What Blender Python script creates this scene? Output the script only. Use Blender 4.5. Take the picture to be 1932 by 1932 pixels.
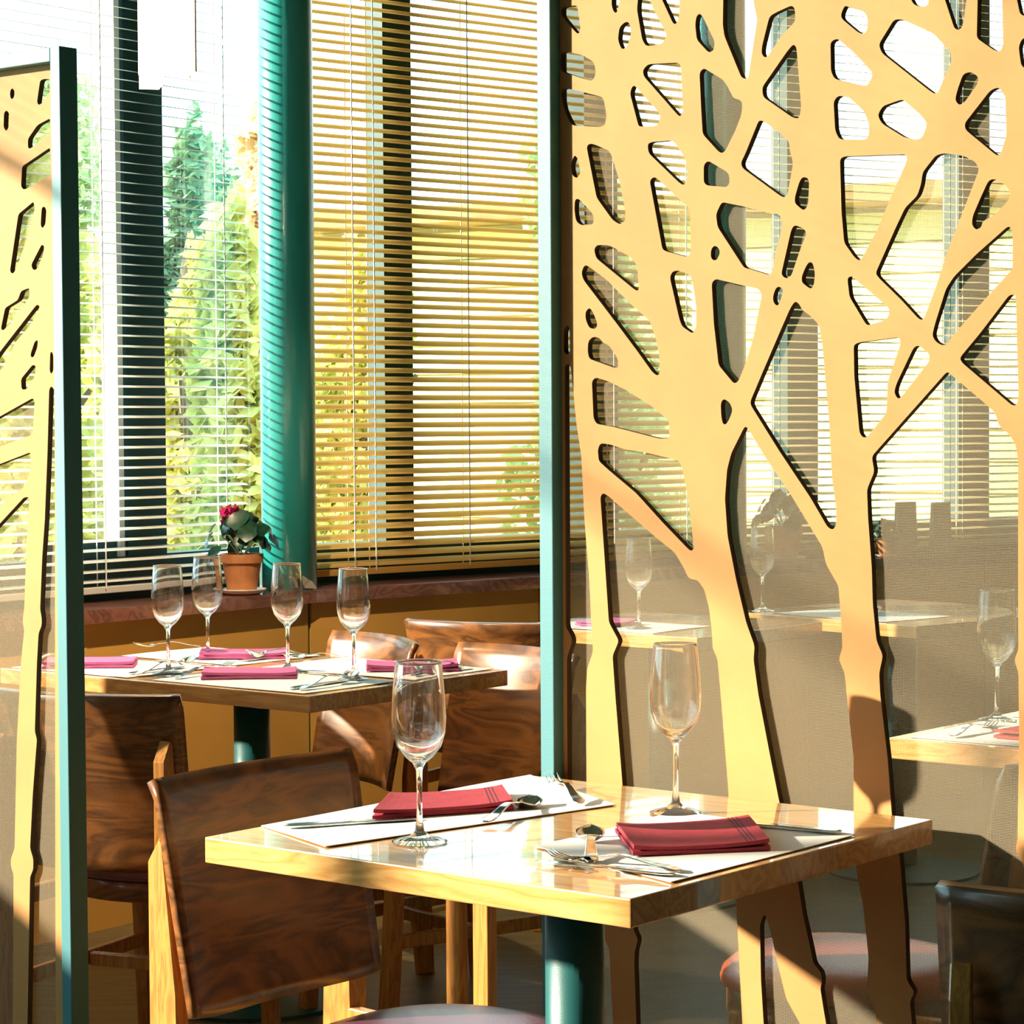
import bpy, bmesh, math, random
from mathutils import Vector, Matrix, Euler

for o in list(bpy.data.objects):
    bpy.data.objects.remove(o)
SC = bpy.context.scene
COL = SC.collection
R = math.radians
PI = math.pi

# ------------------------------------------------------------------ camera
cam_d = bpy.data.cameras.new('camera')
cam_d.sensor_width = 36
cam_d.lens = 4644 / 1932 * 36
cam_d.clip_start = 0.05
cam_d.clip_end = 300
cam = bpy.data.objects.new('camera', cam_d)
COL.objects.link(cam)
pitch = -math.atan(176 / 4644)
cam.matrix_world = Matrix.Translation((0, 0, 1.31)) @ Euler((PI / 2 + pitch, 0, 0)).to_matrix().to_4x4() @ Matrix.Rotation(-0.006, 4, 'Z')
SC.camera = cam

# ------------------------------------------------------------------ light
world = bpy.data.worlds.new('sky')
SC.world = world
world.use_nodes = True
wn = world.node_tree
bg = wn.nodes['Background']
bg.inputs[0].default_value = (0.58, 0.93, 1.0, 1)
bg.inputs[1].default_value = 3.6
sun_d = bpy.data.lights.new('sun', 'SUN')
sun_d.energy = 14
sun_d.color = (1.0, 0.88, 0.66)
sun_d.angle = R(1.5)
sun = bpy.data.objects.new('sun', sun_d)
COL.objects.link(sun)
sun.rotation_euler = Vector((0.94, 0.10, -0.31)).to_track_quat('-Z', 'Y').to_euler()
SC.view_settings.view_transform = 'Standard'
SC.view_settings.look = 'None'
SC.view_settings.exposure = 0.35
SC.view_settings.gamma = 1.0
SC.view_settings.use_curve_mapping = False
SC.cycles.max_bounces = 10
SC.cycles.transparent_max_bounces = 24
SC.cycles.transmission_bounces = 10
SC.cycles.caustics_reflective = False
SC.cycles.caustics_refractive = False
SC.cycles.use_denoising = True
SC.cycles.sample_clamp_indirect = 6

# ------------------------------------------------------------------ frames of reference
UX, UY = 0.6287, 0.7777          # the direction the partitions' tables run in (away, right)
ANG = math.atan2(UY, UX)
def W(u, v, z=0.0):
    return Vector((u * UX - v * UY, u * UY + v * UX, z))

# ------------------------------------------------------------------ materials
MATS = {}
def mat(name, color, rough=0.5, metal=0.0, spec=0.5, coat=0.0, noise=0.0, nscale=20, bump=0.0, bscale=200, emis=0, sheen=0):
    if name in MATS: return MATS[name]
    m = bpy.data.materials.new(name); m.use_nodes = True
    nt = m.node_tree; p = nt.nodes['Principled BSDF']
    p.inputs['Base Color'].default_value = (*color, 1)
    p.inputs['Roughness'].default_value = rough
    p.inputs['Metallic'].default_value = metal
    p.inputs['Specular IOR Level'].default_value = spec
    p.inputs['Coat Weight'].default_value = coat
    p.inputs['Coat Roughness'].default_value = 0.05
    if emis:
        p.inputs['Emission Color'].default_value = (*color, 1)
        p.inputs['Emission Strength'].default_value = emis
    tc = nt.nodes.new('ShaderNodeTexCoord')
    if noise:
        n = nt.nodes.new('ShaderNodeTexNoise'); n.inputs['Scale'].default_value = nscale
        n.inputs['Detail'].default_value = 6
        nt.links.new(tc.outputs['Object'], n.inputs['Vector'])
        r = nt.nodes.new('ShaderNodeValToRGB')
        r.color_ramp.elements[0].position = 0.3; r.color_ramp.elements[1].position = 0.7
        r.color_ramp.elements[0].color = (*[max(0, c * (1 - noise)) for c in color], 1)
        r.color_ramp.elements[1].color = (*[min(1, c * (1 + noise)) for c in color], 1)
        nt.links.new(n.outputs['Fac'], r.inputs['Fac'])
        nt.links.new(r.outputs['Color'], p.inputs['Base Color'])
    if bump:
        n2 = nt.nodes.new('ShaderNodeTexNoise'); n2.inputs['Scale'].default_value = bscale
        nt.links.new(tc.outputs['Object'], n2.inputs['Vector'])
        b = nt.nodes.new('ShaderNodeBump'); b.inputs['Strength'].default_value = bump
        b.inputs['Distance'].default_value = 0.002
        nt.links.new(n2.outputs['Fac'], b.inputs['Height'])
        nt.links.new(b.outputs['Normal'], p.inputs['Normal'])
    MATS[name] = m
    return m

def wood(name, dark, light, rough=0.3, coat=0.0, stretch=(1.5, 14, 14), ring=3.0, coat_rough=0.05, spec=0.5):
    if name in MATS: return MATS[name]
    m = bpy.data.materials.new(name); m.use_nodes = True
    nt = m.node_tree; p = nt.nodes['Principled BSDF']
    p.inputs['Roughness'].default_value = rough
    p.inputs['Coat Weight'].default_value = coat
    p.inputs['Coat Roughness'].default_value = coat_rough
    p.inputs['Specular IOR Level'].default_value = spec
    tc = nt.nodes.new('ShaderNodeTexCoord'); mp = nt.nodes.new('ShaderNodeMapping')
    mp.inputs['Scale'].default_value = stretch
    nt.links.new(tc.outputs['Object'], mp.inputs['Vector'])
    n = nt.nodes.new('ShaderNodeTexNoise'); n.inputs['Scale'].default_value = ring
    n.inputs['Detail'].default_value = 3; n.inputs['Distortion'].default_value = 1.2
    nt.links.new(mp.outputs[0], n.inputs['Vector'])
    # contour lines of the noise give cathedral grain
    mu = nt.nodes.new('ShaderNodeMath'); mu.operation = 'MULTIPLY'; mu.inputs[1].default_value = 14
    fr = nt.nodes.new('ShaderNodeMath'); fr.operation = 'PINGPONG'; fr.inputs[1].default_value = 1
    nt.links.new(n.outputs['Fac'], mu.inputs[0]); nt.links.new(mu.outputs[0], fr.inputs[0])
    f = nt.nodes.new('ShaderNodeTexNoise'); f.inputs['Scale'].default_value = 60
    nt.links.new(mp.outputs[0], f.inputs['Vector'])
    mx = nt.nodes.new('ShaderNodeMix'); mx.data_type = 'FLOAT'; mx.inputs[0].default_value = 0.45
    nt.links.new(fr.outputs[0], mx.inputs[2]); nt.links.new(f.outputs['Fac'], mx.inputs[3])
    r = nt.nodes.new('ShaderNodeValToRGB')
    r.color_ramp.elements[0].color = (*dark, 1); r.color_ramp.elements[1].color = (*light, 1)
    r.color_ramp.elements[0].position = 0.15; r.color_ramp.elements[1].position = 0.75
    nt.links.new(mx.outputs[0], r.inputs['Fac'])
    nt.links.new(r.outputs['Color'], p.inputs['Base Color'])
    MATS[name] = m
    return m

def glass_mat():
    m = bpy.data.materials.new('drinking glass'); m.use_nodes = True
    # thin blown glass: mostly straight through, with true refraction mixed in
    nt = m.node_tree; p = nt.nodes['Principled BSDF']
    p.inputs['Base Color'].default_value = (1, 1, 1, 1)
    p.inputs['Transmission Weight'].default_value = 1
    p.inputs['Roughness'].default_value = 0.0
    p.inputs['IOR'].default_value = 1.5
    t = nt.nodes.new('ShaderNodeBsdfTransparent'); mx = nt.nodes.new('ShaderNodeMixShader'); mx.inputs[0].default_value = 0.93
    nt.links.new(t.outputs[0], mx.inputs[1]); nt.links.new(p.outputs[0], mx.inputs[2])
    nt.links.new(mx.outputs[0], nt.nodes['Material Output'].inputs['Surface'])
    return m

def pane_mat():
    m = bpy.data.materials.new('window pane'); m.use_nodes = True
    nt = m.node_tree; nt.nodes.remove(nt.nodes['Principled BSDF'])
    out = nt.nodes['Material Output']
    t = nt.nodes.new('ShaderNodeBsdfTransparent'); g = nt.nodes.new('ShaderNodeBsdfGlossy')
    g.inputs['Roughness'].default_value = 0.0
    mx = nt.nodes.new('ShaderNodeMixShader'); mx.inputs[0].default_value = 0.06
    nt.links.new(t.outputs[0], mx.inputs[1]); nt.links.new(g.outputs[0], mx.inputs[2])
    nt.links.new(mx.outputs[0], out.inputs['Surface'])
    return m

def weave_mat():
    # fine open-woven cloth: threads of matt fibre with clear holes between them
    m = bpy.data.materials.new('woven screen cloth'); m.use_nodes = True
    nt = m.node_tree; nt.nodes.remove(nt.nodes['Principled BSDF'])
    out = nt.nodes['Material Output']
    tc = nt.nodes.new('ShaderNodeTexCoord'); sep = nt.nodes.new('ShaderNodeSeparateXYZ')
    nt.links.new(tc.outputs['Object'], sep.inputs[0])
    def wave(sock, per):
        a = nt.nodes.new('ShaderNodeMath'); a.operation = 'MULTIPLY'; a.inputs[1].default_value = 2 * PI / per
        s = nt.nodes.new('ShaderNodeMath'); s.operation = 'SINE'
        nt.links.new(sock, a.inputs[0]); nt.links.new(a.outputs[0], s.inputs[0]); return s.outputs[0]
    a = wave(sep.outputs[1], 0.0023); b = wave(sep.outputs[2], 0.0023)
    mxx = nt.nodes.new('ShaderNodeMath'); mxx.operation = 'MAXIMUM'
    nt.links.new(a, mxx.inputs[0]); nt.links.new(b, mxx.inputs[1])
    mr = nt.nodes.new('ShaderNodeMapRange'); mr.inputs['From Min'].default_value = -0.2; mr.inputs['From Max'].default_value = 1.0
    mr.inputs['To Min'].default_value = 0.02; mr.inputs['To Max'].default_value = 0.38
    nt.links.new(mxx.outputs[0], mr.inputs['Value'])
    t = nt.nodes.new('ShaderNodeBsdfTransparent')
    d = nt.nodes.new('ShaderNodeBsdfDiffuse'); d.inputs[0].default_value = (0.50, 0.42, 0.30, 1)
    tl = nt.nodes.new('ShaderNodeBsdfTranslucent'); tl.inputs[0].default_value = (0.50, 0.42, 0.28, 1)
    m1 = nt.nodes.new('ShaderNodeMixShader'); m1.inputs[0].default_value = 0.35
    nt.links.new(d.outputs[0], m1.inputs[1]); nt.links.new(tl.outputs[0], m1.inputs[2])
    m2 = nt.nodes.new('ShaderNodeMixShader')
    nt.links.new(mr.outputs[0], m2.inputs[0])
    nt.links.new(t.outputs[0], m2.inputs[1]); nt.links.new(m1.outputs[0], m2.inputs[2])
    nt.links.new(m2.outputs[0], out.inputs['Surface'])
    return m

def thin_mat(name, col, trans=0.4, noise=0.0, scale=5.0, col2=None):
    # matt sheet that lets part of the light through (slats, leaves, paper shade)
    if name in MATS: return MATS[name]
    m = bpy.data.materials.new(name); m.use_nodes = True
    nt = m.node_tree; nt.nodes.remove(nt.nodes['Principled BSDF'])
    out = nt.nodes['Material Output']
    d = nt.nodes.new('ShaderNodeBsdfDiffuse'); d.inputs[0].default_value = (*col, 1)
    tl = nt.nodes.new('ShaderNodeBsdfTranslucent'); tl.inputs[0].default_value = (*col, 1)
    if col2:
        tc = nt.nodes.new('ShaderNodeTexCoord'); n = nt.nodes.new('ShaderNodeTexNoise')
        n.inputs['Scale'].default_value = scale
        nt.links.new(tc.outputs['Object'], n.inputs['Vector'])
        r = nt.nodes.new('ShaderNodeValToRGB')
        r.color_ramp.elements[0].position = 0.35; r.color_ramp.elements[1].position = 0.65
        r.color_ramp.elements[0].color = (*col, 1); r.color_ramp.elements[1].color = (*col2, 1)
        nt.links.new(n.outputs['Fac'], r.inputs['Fac'])
        nt.links.new(r.outputs['Color'], d.inputs[0]); nt.links.new(r.outputs['Color'], tl.inputs[0])
    mx = nt.nodes.new('ShaderNodeMixShader'); mx.inputs[0].default_value = trans
    nt.links.new(d.outputs[0], mx.inputs[1]); nt.links.new(tl.outputs[0], mx.inputs[2])
    nt.links.new(mx.outputs[0], out.inputs['Surface'])
    MATS[name] = m
    return m

M_GLASS = glass_mat()
M_PANE = pane_mat()
M_WEAVE = weave_mat()
M_TEAL = mat('teal painted steel', (0.012, 0.105, 0.11), rough=0.4, spec=0.5, bump=0.15, bscale=900)
M_FRAME = mat('grey teal painted frame', (0.05, 0.20, 0.235), rough=0.42, spec=0.6, bump=0.15, bscale=700)
M_COLUMN = mat('gloss teal column paint', (0.02, 0.30, 0.29), rough=0.3, spec=0.8, coat=0.4)
M_MULL = mat('dark window metal', (0.002, 0.042, 0.045), rough=0.5)
M_GREYM = mat('pale grey aluminium', (0.45, 0.50, 0.50), rough=0.4)
M_BOARD = mat('honey fibreboard', (0.48, 0.238, 0.083), rough=0.6, spec=0.25, noise=0.07, nscale=9, bump=0.12, bscale=500)
M_CUTEDGE = mat('scorched board edge', (0.085, 0.05, 0.022), rough=0.8)  # cut edges of the board, darker brown than its faces
M_TABLE = wood('glossy table wood', (0.56, 0.25, 0.065), (0.80, 0.44, 0.15), rough=0.28, coat=1.0, stretch=(12, 1.2, 12), ring=1.2, coat_rough=0.03)
M_CHAIR = wood('polished chair plywood', (0.075, 0.030, 0.012), (0.25, 0.095, 0.026), rough=0.32, coat=0.35, stretch=(2.5, 5, 9), ring=1.1, coat_rough=0.12)
M_LEG = wood('chair leg beech', (0.36, 0.14, 0.03), (0.58, 0.26, 0.055), rough=0.35, coat=0.3, stretch=(14, 14, 1.5), ring=1.5)
M_SEAT = mat('plum leatherette', (0.16, 0.055, 0.09), rough=0.32, spec=0.7, bump=0.2, bscale=300)
M_SEATR = mat('russet leatherette', (0.34, 0.07, 0.025), rough=0.35, spec=0.6, bump=0.2, bscale=300)
M_PAPER = mat('white paper', (0.88, 0.88, 0.86), rough=0.75, spec=0.2)
M_NAPRED = mat('crimson paper napkin', (0.42, 0.045, 0.065), rough=0.8, spec=0.2, noise=0.12, nscale=60, bump=0.3, bscale=500)
M_NAPPINK = mat('rose paper napkin', (0.62, 0.14, 0.34), rough=0.8, spec=0.2, noise=0.1, nscale=60)
M_STITCH = mat('embossed hem line', (0.12, 0.01, 0.03), rough=0.9)
M_STEEL = mat('polished cutlery steel', (0.80, 0.80, 0.78), rough=0.12, metal=1.0)
M_WALL = mat('amber lacquered wall panel', (0.86, 0.47, 0.11), rough=0.45, spec=0.4, noise=0.08, nscale=3)
M_SILL = wood('plum brown sill', (0.14, 0.05, 0.045), (0.30, 0.12, 0.09), rough=0.22, coat=0.6, stretch=(1, 8, 8), ring=1.0)
M_CEIL = mat('ceiling plaster', (0.20, 0.26, 0.25), rough=0.9)
M_ROOM = mat('muted room plaster', (0.10, 0.15, 0.15), rough=0.9)
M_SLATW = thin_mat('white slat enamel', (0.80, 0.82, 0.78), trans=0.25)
M_SLATY = thin_mat('honey slat enamel', (0.90, 0.56, 0.17), trans=0.35)  # warm room bounce and sun glow painted into the slat colour
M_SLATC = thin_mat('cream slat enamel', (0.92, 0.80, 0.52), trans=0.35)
M_CORD = mat('white ladder cord', (0.85, 0.85, 0.82), rough=0.8)
M_TERRA = mat('terracotta clay', (0.56, 0.22, 0.08), rough=0.7, noise=0.15, nscale=30)
M_SAUCER = mat('cream glazed saucer', (0.80, 0.74, 0.66), rough=0.3)
M_LEAF = mat('dark cyclamen leaf', (0.010, 0.060, 0.030), rough=0.35, noise=0.5, nscale=60)
M_STEMP = mat('pale plant stem', (0.35, 0.50, 0.30), rough=0.6)
M_PETAL = mat('magenta petal', (0.62, 0.02, 0.18), rough=0.6)
M_SHADE = thin_mat('frosted lamp shade', (0.95, 0.93, 0.90), trans=0.5)
M_COPPER = mat('copper lamp edge', (0.62, 0.24, 0.08), rough=0.35, metal=0.6)

def floor_mat():
    m = wood('oiled floor planks', (0.085, 0.075, 0.040), (0.17, 0.14, 0.075), rough=0.35, stretch=(1, 9, 1), ring=1.0)
    return m

# ------------------------------------------------------------------ mesh helpers
def obj(name, bm, m, parent=None, smooth=False):
    me = bpy.data.meshes.new(name)
    bm.normal_update(); bm.to_mesh(me); bm.free()
    ms = m if isinstance(m, (list, tuple)) else [m]
    for x in ms: me.materials.append(x)
    if smooth:
        for p in me.polygons: p.use_smooth = True
    o = bpy.data.objects.new(name, me); COL.objects.link(o)
    if parent: o.parent = parent
    return o

def thing(name, label, cat, loc=(0, 0, 0), rz=0, group=None):
    o = bpy.data.objects.new(name, None); COL.objects.link(o)
    o.empty_display_size = 0.1
    o.location = loc; o.rotation_euler = (0, 0, rz)
    o['label'] = label; o['category'] = cat
    if group: o['group'] = group
    return o

def tag(o, label, cat, group=None, kind=None):
    o['label'] = label; o['category'] = cat
    if group: o['group'] = group
    if kind: o['kind'] = kind
    return o

def struct(o, label=None):
    o['kind'] = 'structure'
    if label: o['label'] = label
    return o

def dup(root, loc, rz, label, group=None):
    r = root.copy(); COL.objects.link(r)
    r.location = loc; r.rotation_euler = (0, 0, rz); r['label'] = label
    if group: r['group'] = group
    for ch in list(root.children):
        c = ch.copy(); COL.objects.link(c); c.parent = r
        for g in list(ch.children):
            d = g.copy(); COL.objects.link(d); d.parent = c
    return r

def box(bm, a, b, bev=0.0, mtx=None):
    vs = [bm.verts.new((x, y, z)) for x in (a[0], b[0]) for y in (a[1], b[1]) for z in (a[2], b[2])]
    fs = [(0, 1, 3, 2), (4, 6, 7, 5), (0, 4, 5, 1), (2, 3, 7, 6), (0, 2, 6, 4), (1, 5, 7, 3)]
    faces = [bm.faces.new([vs[i] for i in f]) for f in fs]
    if bev:
        es = set(e for f in faces for e in f.edges)
        bmesh.ops.bevel(bm, geom=list(es), offset=bev, segments=2, affect='EDGES', profile=0.5)
    if mtx is not None:
        for v in vs:
            if v.is_valid: v.co = mtx @ v.co
    return vs

def beam(bm, p, q, w, h, bev=0.0, up=(0, 0, 1)):
    # rectangular bar from p to q, w across, h along up
    p = Vector(p); q = Vector(q); d = (q - p); L = d.length; d.normalize()
    s = d.cross(Vector(up)); s.normalize(); t = s.cross(d)
    t2 = bmesh.new(); box(t2, (0, -w / 2, -h / 2), (L, w / 2, h / 2), bev)
    M = Matrix((( d.x, s.x, t.x, p.x), (d.y, s.y, t.y, p.y), (d.z, s.z, t.z, p.z), (0, 0, 0, 1)))
    t2.transform(M)
    me = bpy.data.meshes.new('t'); t2.to_mesh(me); t2.free(); bm.from_mesh(me); bpy.data.meshes.remove(me)

def lathe(bm, prof, n=32, c=(0, 0, 0), close=False):
    rings = []
    for r, z in prof:
        if r < 1e-5:
            rings.append([bm.verts.new((c[0], c[1], c[2] + z))])
        else:
            rings.append([bm.verts.new((c[0] + r * math.cos(2 * PI * k / n), c[1] + r * math.sin(2 * PI * k / n), c[2] + z)) for k in range(n)])
    pairs = list(zip(rings[:-1], rings[1:]))
    if close: pairs.append((rings[-1], rings[0]))
    for a, b in pairs:
        for k in range(n):
            k2 = (k + 1) % n
            if len(a) == 1 and len(b) == 1: continue
            if len(a) == 1: bm.faces.new((a[0], b[k2], b[k]))
            elif len(b) == 1: bm.faces.new((a[k], a[k2], b[0]))
            else: bm.faces.new((a[k], a[k2], b[k2], b[k]))
    bmesh.ops.recalc_face_normals(bm, faces=bm.faces)

def tube(bm, pts, rad, n=8):
    pts = [Vector(p) for p in pts]
    rr = rad if isinstance(rad, (list, tuple)) else [rad] * len(pts)
    rings = []
    for i, p in enumerate(pts):
        d = (pts[min(i + 1, len(pts) - 1)] - pts[max(i - 1, 0)]).normalized()
        a = d.orthogonal().normalized() if abs(d.z) > 0.9 else d.cross(Vector((0, 0, 1))).normalized()
        b = d.cross(a)
        rings.append([bm.verts.new(p + (a * math.cos(2 * PI * k / n) + b * math.sin(2 * PI * k / n)) * rr[i]) for k in range(n)])
    for a, b in zip(rings[:-1], rings[1:]):
        for k in range(n):
            bm.faces.new((a[k], a[(k + 1) % n], b[(k + 1) % n], b[k]))
    bm.faces.new(rings[0]); bm.faces.new(list(reversed(rings[-1])))
    bmesh.ops.recalc_face_normals(bm, faces=bm.faces)

def grid_solid(bm, f, nu, nv, th):
    # f(a,b)->Vector on [0,1]^2; thickness th(a,b) along the local normal
    P = [[f(i / nu, j / nv) for j in range(nv + 1)] for i in range(nu + 1)]
    def nrm(i, j):
        a = P[min(i + 1, nu)][j] - P[max(i - 1, 0)][j]; b = P[i][min(j + 1, nv)] - P[i][max(j - 1, 0)]
        n = a.cross(b); return n.normalized() if n.length > 1e-12 else Vector((0, 0, 1))
    T = [[bm.verts.new(P[i][j] + nrm(i, j) * th(i / nu, j / nv) / 2) for j in range(nv + 1)] for i in range(nu + 1)]
    B = [[bm.verts.new(P[i][j] - nrm(i, j) * th(i / nu, j / nv) / 2) for j in range(nv + 1)] for i in range(nu + 1)]
    for i in range(nu):
        for j in range(nv):
            bm.faces.new((T[i][j], T[i + 1][j], T[i + 1][j + 1], T[i][j + 1]))
            bm.faces.new((B[i][j], B[i][j + 1], B[i + 1][j + 1], B[i + 1][j]))
    for i in range(nu):
        bm.faces.new((T[i][0], B[i][0], B[i + 1][0], T[i + 1][0])); bm.faces.new((T[i][nv], T[i + 1][nv], B[i + 1][nv], B[i][nv]))
    for j in range(nv):
        bm.faces.new((T[0][j], T[0][j + 1], B[0][j + 1], B[0][j])); bm.faces.new((T[nu][j], B[nu][j], B[nu][j + 1], T[nu][j + 1]))
    bmesh.ops.recalc_face_normals(bm, faces=bm.faces)

def interp(keys, t):
    for (a, x), (b, y) in zip(keys[:-1], keys[1:]):
        if t <= b:
            s = (t - a) / (b - a) if b > a else 0
            s = s * s * (3 - 2 * s)
            return x + (y - x) * s
    return keys[-1][1]

# ================================================================== THE SETTING
def prism(pts, z0, z1):
    bm = bmesh.new()
    lo = [bm.verts.new((p[0], p[1], z0)) for p in pts]; hi = [bm.verts.new((p[0], p[1], z1)) for p in pts]
    n = len(pts)
    bm.faces.new(lo); bm.faces.new(list(reversed(hi)))
    for k in range(n): bm.faces.new((lo[k], hi[k], hi[(k + 1) % n], lo[(k + 1) % n]))
    bmesh.ops.recalc_face_normals(bm, faces=bm.faces)
    return bm

# facade of three straight runs meeting at the columns; (x, y) of the sill's front edge
PA = Vector((-0.553, 6.925))
d0 = Vector((math.cos(R(53)), math.sin(R(53)))); d1 = Vector((math.cos(R(40)), math.sin(R(40)))); d2 = Vector((math.cos(R(30)), math.sin(R(30))))
def along(P, d, px):
    # point of the run seen in column px of the photograph
    k = (px - 966) / 4644.0
    t = (k * P.y - P.x) / (d.x - k * d.y)
    return t
P0 = PA - d0 * 9.5
tB = along(PA, d1, 1402)
PB = PA + d1 * tB
PC = PB + d2 * 4.2
RUNS = [(P0, PA, d0), (PA, PB, d1), (PB, PC, d2)]
def nout(d): return Vector((-d.y, d.x))
SILL = 0.83; HEAD = 2.97; CEIL = 3.5; GL0 = 0.945; OFF = 0.27

floor = obj('floor', prism([(-9, -2.6), (7, -2.6), (7, 11.5), (-9, 11.5)], -0.05, 0), floor_mat())
struct(floor, 'dark oiled wooden plank floor'); 
ceil = obj('ceiling', prism([P0 + nout(d0) * .35, PA + nout(d0) * .35, PB + nout(d1) * .35, PC + nout(d2) * .35, Vector((7, PC.y)), Vector((7, -2.6)), Vector((-6.0, -2.6))], CEIL, CEIL + .1), M_CEIL)
struct(ceil)
side = ['left', 'middle', 'right']
for i, (a, b, d) in enumerate(RUNS):
    n = nout(d)
    # parapet wall under the sill, in lacquered panels
    L = (b - a).length
    bm = bmesh.new()
    npan = max(2, round(L / 1.15)); 
    for k in range(npan):
        s0 = L * k / npan + 0.003; s1 = L * (k + 1) / npan - 0.003
        q = [a + d * s0 + n * .03, a + d * s1 + n * .03, a + d * s1 + n * .30, a + d * s0 + n * .30]
        t = prism(q, 0.0, SILL - 0.035); me = bpy.data.meshes.new('t'); t.to_mesh(me); t.free(); bm.from_mesh(me); bpy.data.meshes.remove(me)
    struct(obj('wall_' + side[i], bm, M_WALL), 'amber lacquered panel wall below the window sill')
    # head above the glass
    z0 = HEAD if i else HEAD
    struct(obj('trim_%d' % (i + 1), prism([(b - d * 2.4 if i == 0 else a) + n * .2, b + n * .2, b + n * .34, (b - d * 2.4 if i == 0 else a) + n * .34], HEAD, CEIL), M_MULL))
    ex = 0.0
    s = obj('trim_%d' % (i + 4), prism([a, b, b + n * .31, a + n * .31], SILL - 0.035, SILL), M_SILL)
    struct(s, 'plum brown window sill')
# unseen pier added to the facade to keep sun off the bottom right chair
a, b, d = RUNS[0]; n = nout(d)
LOWEND = PA - d0 * 5.97
struct(obj('wall_pier', prism([P0 + n * .05, LOWEND + n * .05, LOWEND + n * .34, P0 + n * .34], SILL, CEIL), M_ROOM))
struct(obj('wall_back', prism([(-9, -2.7), (7, -2.7), (7, -2.6), (-9, -2.6)], 0, CEIL), M_ROOM))
struct(obj('wall_far', prism([PC, PC + Vector((7 - PC.x, 0.0)), Vector((7, PC.y + .1)), PC + Vector((0, .1))], 0, CEIL), M_ROOM))
struct(obj('wall_side', prism([(7, -2.6), (7.1, -2.6), (7.1, PC.y), (7, PC.y)], 0, CEIL), M_ROOM))

def window(n_id, P, d, s0, s1, mulls, low=GL0, head=HEAD, label=None):
    n = nout(d); g = P + n * OFF
    bm = bmesh.new()
    def bar(a, b, z0, z1, dep=0.07):
        q = [g + d * a - n * dep / 2, g + d * b - n * dep / 2, g + d * b + n * dep / 2, g + d * a + n * dep / 2]
        t = prism(q, z0, z1); me = bpy.data.meshes.new('t'); t.to_mesh(me); t.free(); bm.from_mesh(me); bpy.data.meshes.remove(me)
    bar(s0, s1, SILL, low); bar(s0, s1, head - .05, head)
    w = obj('window_%d' % n_id, bm, M_MULL); struct(w, label)
    for (a, b) in mulls:
        bm = bmesh.new()
        bar(a, b, low, head - .05, 0.09)
        mo = obj('mullion', bm, M_MULL, w)
    p = obj('pane', prism([g + d * s0 - n * .004, g + d * s1 - n * .004, g + d * s1 + n * .004, g + d * s0 + n * .004], low - .01, head - .04), M_PANE, w)
    return w
def mm(P, d, xa, xb):
    g = P + nout(d) * OFF
    return along(g, d, xa), along(g, d, xb)
L0 = (PA - P0).length
g0 = PA
mulls0 = [mm(PA, d0, 219, 292)]
k = mulls0[0][0]
for q in range(1, 8): mulls0.append((k - q * 1.25, k - q * 1.25 + .05))
window(1, PA, d0, -L0, -2.41, mulls0[2:], head=CEIL)  # unseen windows, carried up to the ceiling to let sun reach the screen top
window(4, PA, d0, -2.4, 0.02, mulls0[:2])
ca_, cb_ = mm(PA, d0, 60, 219)
g_ = PA + nout(d0) * (OFF - .01)
w = obj('trim_9', prism([g_ + d0 * ca_ - nout(d0) * .03, g_ + d0 * cb_ - nout(d0) * .03, g_ + d0 * cb_ + nout(d0) * .03, g_ + d0 * ca_ + nout(d0) * .03], GL0, GL0 + .045), M_MULL); struct(w, 'dark bottom rail of the casement')
# light grey casement stile beside the wide mullion
c0, c1 = mm(PA, d0, 200, 210)
n = nout(d0); g = PA + n * (OFF - .02)
w = obj('trim_8', prism([g + d0 * c0 - n * .03, g + d0 * c1 - n * .03, g + d0 * c1 + n * .03, g + d0 * c0 + n * .03], GL0, HEAD), M_GREYM); struct(w)
window(2, PA, d1, 0.0, tB, [mm(PA, d1, 711, 764), mm(PA, d1, 1088, 1150)])
window(3, PB, d2, 0.0, 4.2, [mm(PB, d2, 1472, 1529), mm(PB, d2, 1794, 1851), (2.6, 2.75)])

# columns standing on the sill line
def column(P, n, px, label, rad=0.078):
    k = (px - 966) / 4644.0
    y = P.y + n.y * .12
    x = k * y
    bm = bmesh.new()
    lathe(bm, [(0, 0), (rad, 0), (rad, CEIL), (0, CEIL)], 48)
    o = obj('round_column', bm, M_COLUMN, smooth=False)
    for p in o.data.polygons: p.use_smooth = abs(p.normal.z) < .5
    o.location = (x, y, 0)
    tag(o, label, 'column', 'round teal columns between the windows')
column(PA, nout((d0 + d1).normalized()), 545, 'round teal column behind the potted cyclamen, striped by blind shadows')
column(PB, nout((d1 + d2).normalized()), 1363, 'round dark column seen through the cut-out tree screen', 0.08)

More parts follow.
